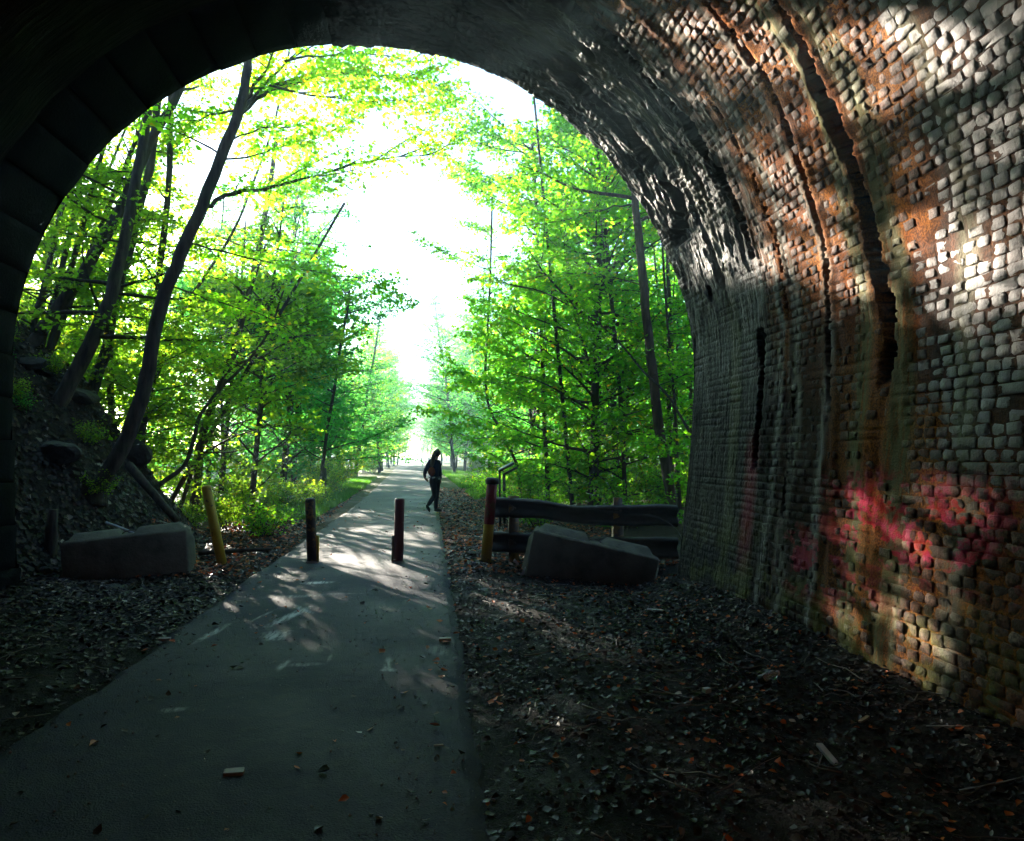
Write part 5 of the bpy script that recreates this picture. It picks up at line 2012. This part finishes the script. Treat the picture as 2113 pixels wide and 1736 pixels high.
# ------------------------------------------------------------------ odds and ends lying about
M_CHIP = simple_mat('pale_wood_chip', (0.50, 0.50, 0.48), 0.6)
M_TANW = simple_mat('tan_wood', (0.38, 0.27, 0.16), 0.7)
M_BRK = simple_mat('loose_brick', (0.28, 0.25, 0.24), 0.6)


def lump(name, label, cat, px, py, size, rz, mat, z=None, tilt=0.0):
    p = at_z(px, py, 0.02)
    zz = 0.022 if -2.25 < p[0] < 0.25 else float(ground_h(p[0], p[1])) + 0.02
    import bmesh
    bm = bmesh.new()
    bmesh.ops.create_cube(bm, size=1.0)
    bmesh.ops.bevel(bm, geom=bm.edges[:], offset=0.08, segments=1, affect='EDGES')
    rg = np.random.RandomState(int(px))
    for v in bm.verts:
        v.co.x = v.co.x * size[0] * (1 + rg.normal(0, 0.04))
        v.co.y = v.co.y * size[1] * (1 + rg.normal(0, 0.04))
        v.co.z = v.co.z * size[2] * (1 + rg.normal(0, 0.06)) + size[2] / 2
    me = bpy.data.meshes.new(name)
    bm.to_mesh(me)
    bm.free()
    me.materials.append(mat)
    o = link(me, name)
    o.location = (p[0], p[1], zz - 0.004)
    o.rotation_euler = (tilt, 0, rz)
    return tag(o, label, cat)


lump('brick_fragment', 'small grey brick fragment alone on the near part of the path', 'brick', 483, 1600, (0.095, 0.055, 0.028), 0.04, M_BRK)
lump('brick_fragment', 'pale brick fragment on the right edge of the path', 'brick', 918, 1322, (0.10, 0.05, 0.025), 0.05, M_BRK)
lump('brick_fragment', 'pale brick fragment on the left edge of the path', 'brick', 340, 1321, (0.10, 0.04, 0.02), -0.05, M_BRK)
lump('wood_scrap', 'pale upright splinter of wood in the dark dirt near the right wall', 'wood scrap', 1706, 1545, (0.035, 0.14, 0.02), 0.1, M_CHIP, tilt=0.35)
lump('wood_scrap', 'tan strip of wood lying near the right wall', 'wood scrap', 1783, 1484, (0.12, 0.02, 0.015), 0.6, M_TANW)
lump('paper_scrap', 'flat white scrap on the path in front of the red post', 'litter', 765, 1196, (0.13, 0.09, 0.006), 0.2, M_CHIP)
lump('paper_scrap', 'tiny white scrap on the path near its right edge', 'litter', 905, 1538, (0.05, 0.012, 0.006), 0.1, M_TANW)
lump('paper_scrap', 'tiny white scrap in the middle of the path', 'litter', 738, 1512, (0.05, 0.018, 0.006), -0.2, M_CHIP)
lump('paper_scrap', 'pale strip lying by the foot of the tilted block', 'litter', 1352, 1257, (0.16, 0.04, 0.012), -0.5, M_CHIP)
lump('paper_scrap', 'crumpled white scrap in the leaves under the right wall', 'litter', 1458, 1428, (0.05, 0.04, 0.03), 0.3, M_CHIP)

# plastic bottle
tM = NT('clear_plastic')
M_PLAS = tM.finish(tM.bsdf((0.75, 0.85, 0.95), 0.08, 0.6, **{'Transmission Weight': 0.75}))
p = at_z(1585, 1372, 0.12)
bt = thing('plastic_bottle', 'crushed clear plastic bottle lying in leaves below the right wall', 'bottle', (p[0], p[1], float(ground_h(p[0], p[1])) + 0.045), 0.3)
mb = MB()
mb.lathe([(0.001, -0.1), (0.028, -0.1), (0.032, -0.09), (0.030, -0.05), (0.033, -0.03), (0.029, 0.0), (0.032, 0.03), (0.028, 0.06), (0.013, 0.09), (0.012, 0.105)], n=16, axis=(1, 0.2, 0.05))
mb.build('bottle_body', M_PLAS, bt, smooth=True)
mb = MB()
mb.lathe([(0.015, 0.10), (0.015, 0.118), (0.001, 0.119)], n=14, axis=(1, 0.2, 0.05))
mb.build('bottle_cap', simple_mat('white_plastic', (0.7, 0.7, 0.75), 0.4), bt)

# ------------------------------------------------------------------ the walker
M_NAVY = simple_mat('navy_fleece', (0.018, 0.020, 0.055), 0.9, 0.2, 0.2, 20, 0.2)
M_LEGG = simple_mat('black_leggings', (0.008, 0.009, 0.014), 0.7, 0.3, 0.1, 20, 0.1)
M_SKIN = simple_mat('skin', (0.42, 0.25, 0.18), 0.5, 0.4, 0.05, 10, 0.05)
M_HAIR = simple_mat('ash_blonde_hair', (0.07, 0.052, 0.038), 0.5, 0.5, 0.3, 60, 0.3)
M_SHOE = simple_mat('dark_shoe', (0.012, 0.012, 0.016), 0.6, 0.4)
M_BAG = simple_mat('rust_red_bag', (0.16, 0.035, 0.02), 0.8, 0.3)
pp = at_z(899, 1056, 0.02)
person = thing('person', 'person in navy top, black leggings and long ponytail stepping off the path edge', 'person', (pp[0], pp[1], 0.012))


def skinned(name, verts, edges, radii, mat, root=0, sub=2, parent=person):
    me = bpy.data.meshes.new(name)
    me.from_pydata([tuple(v) for v in verts], edges, [])
    o = bpy.data.objects.new(name, me)
    COL.objects.link(o)
    md = o.modifiers.new('skin', 'SKIN')
    md.use_smooth_shade = True
    me.skin_vertices.new(name='skin') if not me.skin_vertices else None
    for i, r in enumerate(radii):
        me.skin_vertices[0].data[i].radius = (r, r) if not hasattr(r, '__len__') else r
        me.skin_vertices[0].data[i].use_root = (i == root)
    sb = o.modifiers.new('sub', 'SUBSURF')
    sb.levels = sub
    sb.render_levels = sub
    dg = bpy.context.evaluated_depsgraph_get()
    ev = o.evaluated_get(dg)
    m2 = bpy.data.meshes.new_from_object(ev)
    o.modifiers.clear()
    o.data = m2
    m2.materials.clear()
    m2.materials.append(mat)
    m2.polygons.foreach_set('use_smooth', np.ones(len(m2.polygons), bool))
    o.parent = parent
    return o


# joints: x to the right of the photo, y away from the camera, z up; she faces right and away
J = dict(wst=(-0.038, 0.0, 0.97), col=(-0.01, 0.01, 1.39), pel=(-0.03, 0.0, 0.86), wai=(-0.04, 0, 1.02), che=(-0.05, 0.0, 1.24), nek=(0.0, 0.01, 1.42), hd0=(0.03, 0.02, 1.49), hd1=(0.05, 0.02, 1.58),
         shl=(-0.17, -0.06, 1.35), ell=(-0.30, -0.10, 1.05), wrl=(-0.30, -0.02, 0.92), hal=(-0.25, 0.01, 0.87),
         shr=(0.08, 0.12, 1.35), elr=(0.115, 0.15, 1.06), wrr=(0.13, 0.11, 0.88), har=(0.12, 0.10, 0.81),
         hil=(-0.09, -0.06, 0.83), knl=(-0.02, -0.05, 0.47), anl=(-0.215, -0.095, 0.17), 
         hir=(0.03, 0.06, 0.83), knr=(0.02, 0.09, 0.47), anr=(-0.005, 0.06, 0.06))


def chain(keys):
    return [J[k] for k in keys]


order_ = ['pel', 'wai', 'che', 'nek', 'hd0', 'hd1', 'shl', 'ell', 'wrl', 'shr', 'elr', 'wrr', 'hil', 'knl', 'anl', 'hir', 'knr', 'anr', 'hal', 'har']
ix = {k: i for i, k in enumerate(order_)}
edges = [(ix[a], ix[b]) for a, b in (('pel', 'wai'), ('wai', 'che'), ('che', 'nek'), ('nek', 'hd0'), ('hd0', 'hd1'), ('che', 'shl'), ('shl', 'ell'), ('ell', 'wrl'), ('che', 'shr'), ('shr', 'elr'), ('elr', 'wrr'),
                                    ('pel', 'hil'), ('hil', 'knl'), ('knl', 'anl'), ('pel', 'hir'), ('hir', 'knr'), ('knr', 'anr'), ('wrl', 'hal'), ('wrr', 'har'))]
rad = dict(pel=0.10, wai=0.09, che=0.11, nek=0.045, hd0=0.05, hd1=0.105, shl=0.045, ell=0.032, wrl=0.022, shr=0.045, elr=0.032, wrr=0.022, hil=0.07, knl=0.05, anl=0.045, hir=0.07, knr=0.05, anr=0.045, hal=0.036, har=0.036)
skinned('body', [J[k] for k in order_], edges, [rad[k] for k in order_], M_SKIN, 0)
ks = ['pel', 'wai', 'che', 'shl', 'ell', 'wrl', 'shr', 'elr', 'wrr', 'col']
ix = {k: i for i, k in enumerate(ks)}
rj = dict(col=0.075, pel=0.150, wai=0.125, che=0.150, shl=0.075, ell=0.056, wrl=0.036, shr=0.068, elr=0.052, wrr=0.036)
skinned('jacket', [np.array(J[k]) + ([0, 0, 0.02] if k == 'pel' else [0, 0, 0]) for k in ks], [(ix[a], ix[b]) for a, b in (('pel', 'wai'), ('wai', 'che'), ('che', 'col'), ('che', 'shl'), ('shl', 'ell'), ('ell', 'wrl'), ('che', 'shr'), ('shr', 'elr'), ('elr', 'wrr'))],
        [rj[k] for k in ks], M_NAVY)
ks = ['wst', 'pel', 'hil', 'knl', 'anl', 'hir', 'knr', 'anr']
ix = {k: i for i, k in enumerate(ks)}
rl = dict(wst=0.120, pel=0.132, hil=0.115, knl=0.075, anl=0.055, hir=0.115, knr=0.075, anr=0.055)
skinned('leggings', [J[k] for k in ks], [(ix[a], ix[b]) for a, b in (('wst', 'pel'), ('pel', 'hil'), ('hil', 'knl'), ('knl', 'anl'), ('pel', 'hir'), ('hir', 'knr'), ('knr', 'anr'))], [rl[k] for k in ks], M_LEGG)


def ellipsoid(name, c, r, mat, axis=(0, 0, 1), pinch=0.0, parent=person):
    """rounded form; pinch narrows it towards its upper end"""
    mb = MB()
    t = np.linspace(-PI / 2, PI / 2, 15)
    n = 22
    an = np.linspace(0, 2 * PI, n, endpoint=False)
    V = []
    for u in t:
        k = math.cos(u) * (1 - pinch * math.sin(u))
        for w in an:
            V.append([r[0] * k * math.cos(w), r[1] * k * math.sin(w), r[2] * math.sin(u)])
    V = np.array(V)
    q = np.array(Vector(axis).to_track_quat('Z', 'Y').to_matrix())
    V = V @ q.T + np.array(c)
    i = np.arange(14)[:, None] * n
    j = np.arange(n)[None, :]
    mb.add(V, np.stack([i + j, i + (j + 1) % n, i + n + (j + 1) % n, i + n + j], -1).reshape(-1, 4))
    return mb.build(name, mat, parent, smooth=True)


ellipsoid('hair', (0.035, -0.012, 1.598), (0.092, 0.098, 0.105), M_HAIR, pinch=0.1)
mb = MB()
mb.tube(smooth_line([(0.02, -0.09, 1.63), (-0.03, -0.15, 1.62), (-0.065, -0.165, 1.52), (-0.085, -0.17, 1.40), (-0.105, -0.17, 1.27), (-0.125, -0.165, 1.17)], 4),
        np.interp(np.linspace(0, 1, 21), [0, 0.2, 0.5, 0.8, 1], [0.022, 0.045, 0.062, 0.052, 0.012]), 12)
mb.build('ponytail', M_HAIR, person, smooth=True)
ellipsoid('bag', (-0.115, -0.175, 1.10), (0.095, 0.055, 0.125), M_BAG, pinch=0.25)
for (h, tip, sole) in (((-0.02, 0.055, 0.05), (0.14, 0.09, 0.03), 0), ((-0.235, -0.10, 0.185), (-0.165, -0.075, 0.03), 1)):
    h, tip = np.array(h), np.array(tip)
    ellipsoid('shoe', (h + tip) / 2, (0.042, 0.042, np.linalg.norm(tip - h) / 2 + 0.03), M_SHOE, axis=tuple(tip - h), pinch=0.15)
mb = MB()
tt = np.linspace(0, 2 * PI, 21)
mb.tube(np.stack([-0.035 + 0.145 * np.cos(tt), 0.145 * np.sin(tt), 0.93 + 0 * tt], -1), 0.016, 6, cap=False)
mb.build('waist_belt', M_BLACK, person, smooth=True)
mb = MB()
mb.box((-0.055, -0.155, 0.93), (0.07, 0.02, 0.035))
mb.box((0.09, -0.09, 0.89), (0.05, 0.02, 0.03))
mb.build('buckle', M_CHIP, person)


def hand(wr, d, side):
    wr = np.array(wr, float)
    d = np.array(d, float) / np.linalg.norm(d)
    sd = np.cross(d, [0.2, 1, 0.1])
    sd /= np.linalg.norm(sd)
    for k, (o, ln) in enumerate(((-0.026, 0.06), (-0.009, 0.075), (0.009, 0.07), (0.025, 0.055))):
        a = wr - d * 0.02 + sd * o * 0.8
        skinned('finger', [a, a + d * ln * 0.75, a + d * ln * 1.15 + np.array([0.012 * side, 0.01, -0.01])], [(0, 1), (1, 2)], [0.013, 0.011, 0.010], M_SKIN, sub=1)
    a = wr - d * 0.01 + sd * 0.03 * side
    skinned('thumb', [a, a + (d * 0.5 + sd * side) * 0.03, a + (d + sd * side * 0.6) * 0.045], [(0, 1), (1, 2)], [0.011, 0.009, 0.008], M_SKIN, sub=1)


hand(J['hal'], (0.5, 0.2, -0.5), 1)
hand(J['har'], (0.0, 0.0, -1), -1)
# face
mb = MB()
mb.lathe([(0.012, 0), (0.009, 0.012), (0.001, 0.022)], (0.125, 0.075, 1.565), 8, axis=(0.8, 0.5, -0.2))
mb.build('nose', M_SKIN, person, smooth=True)

# ------------------------------------------------------------------ morning haze
hz = MB()
hz.box((0, 92, 12.5), (240, 290, 29))
tH = NT('morning_haze')
vol = tH.n('VolumePrincipled', {'Color': (0.55, 0.88, 1.0), 'Density': 0.0021, 'Anisotropy': 0.3})
tH.t.links.new(vol.outputs[0], tH.out.inputs['Volume'])
hz_o = hz.build('haze', tH.m)
tag(hz_o, kind='stuff')
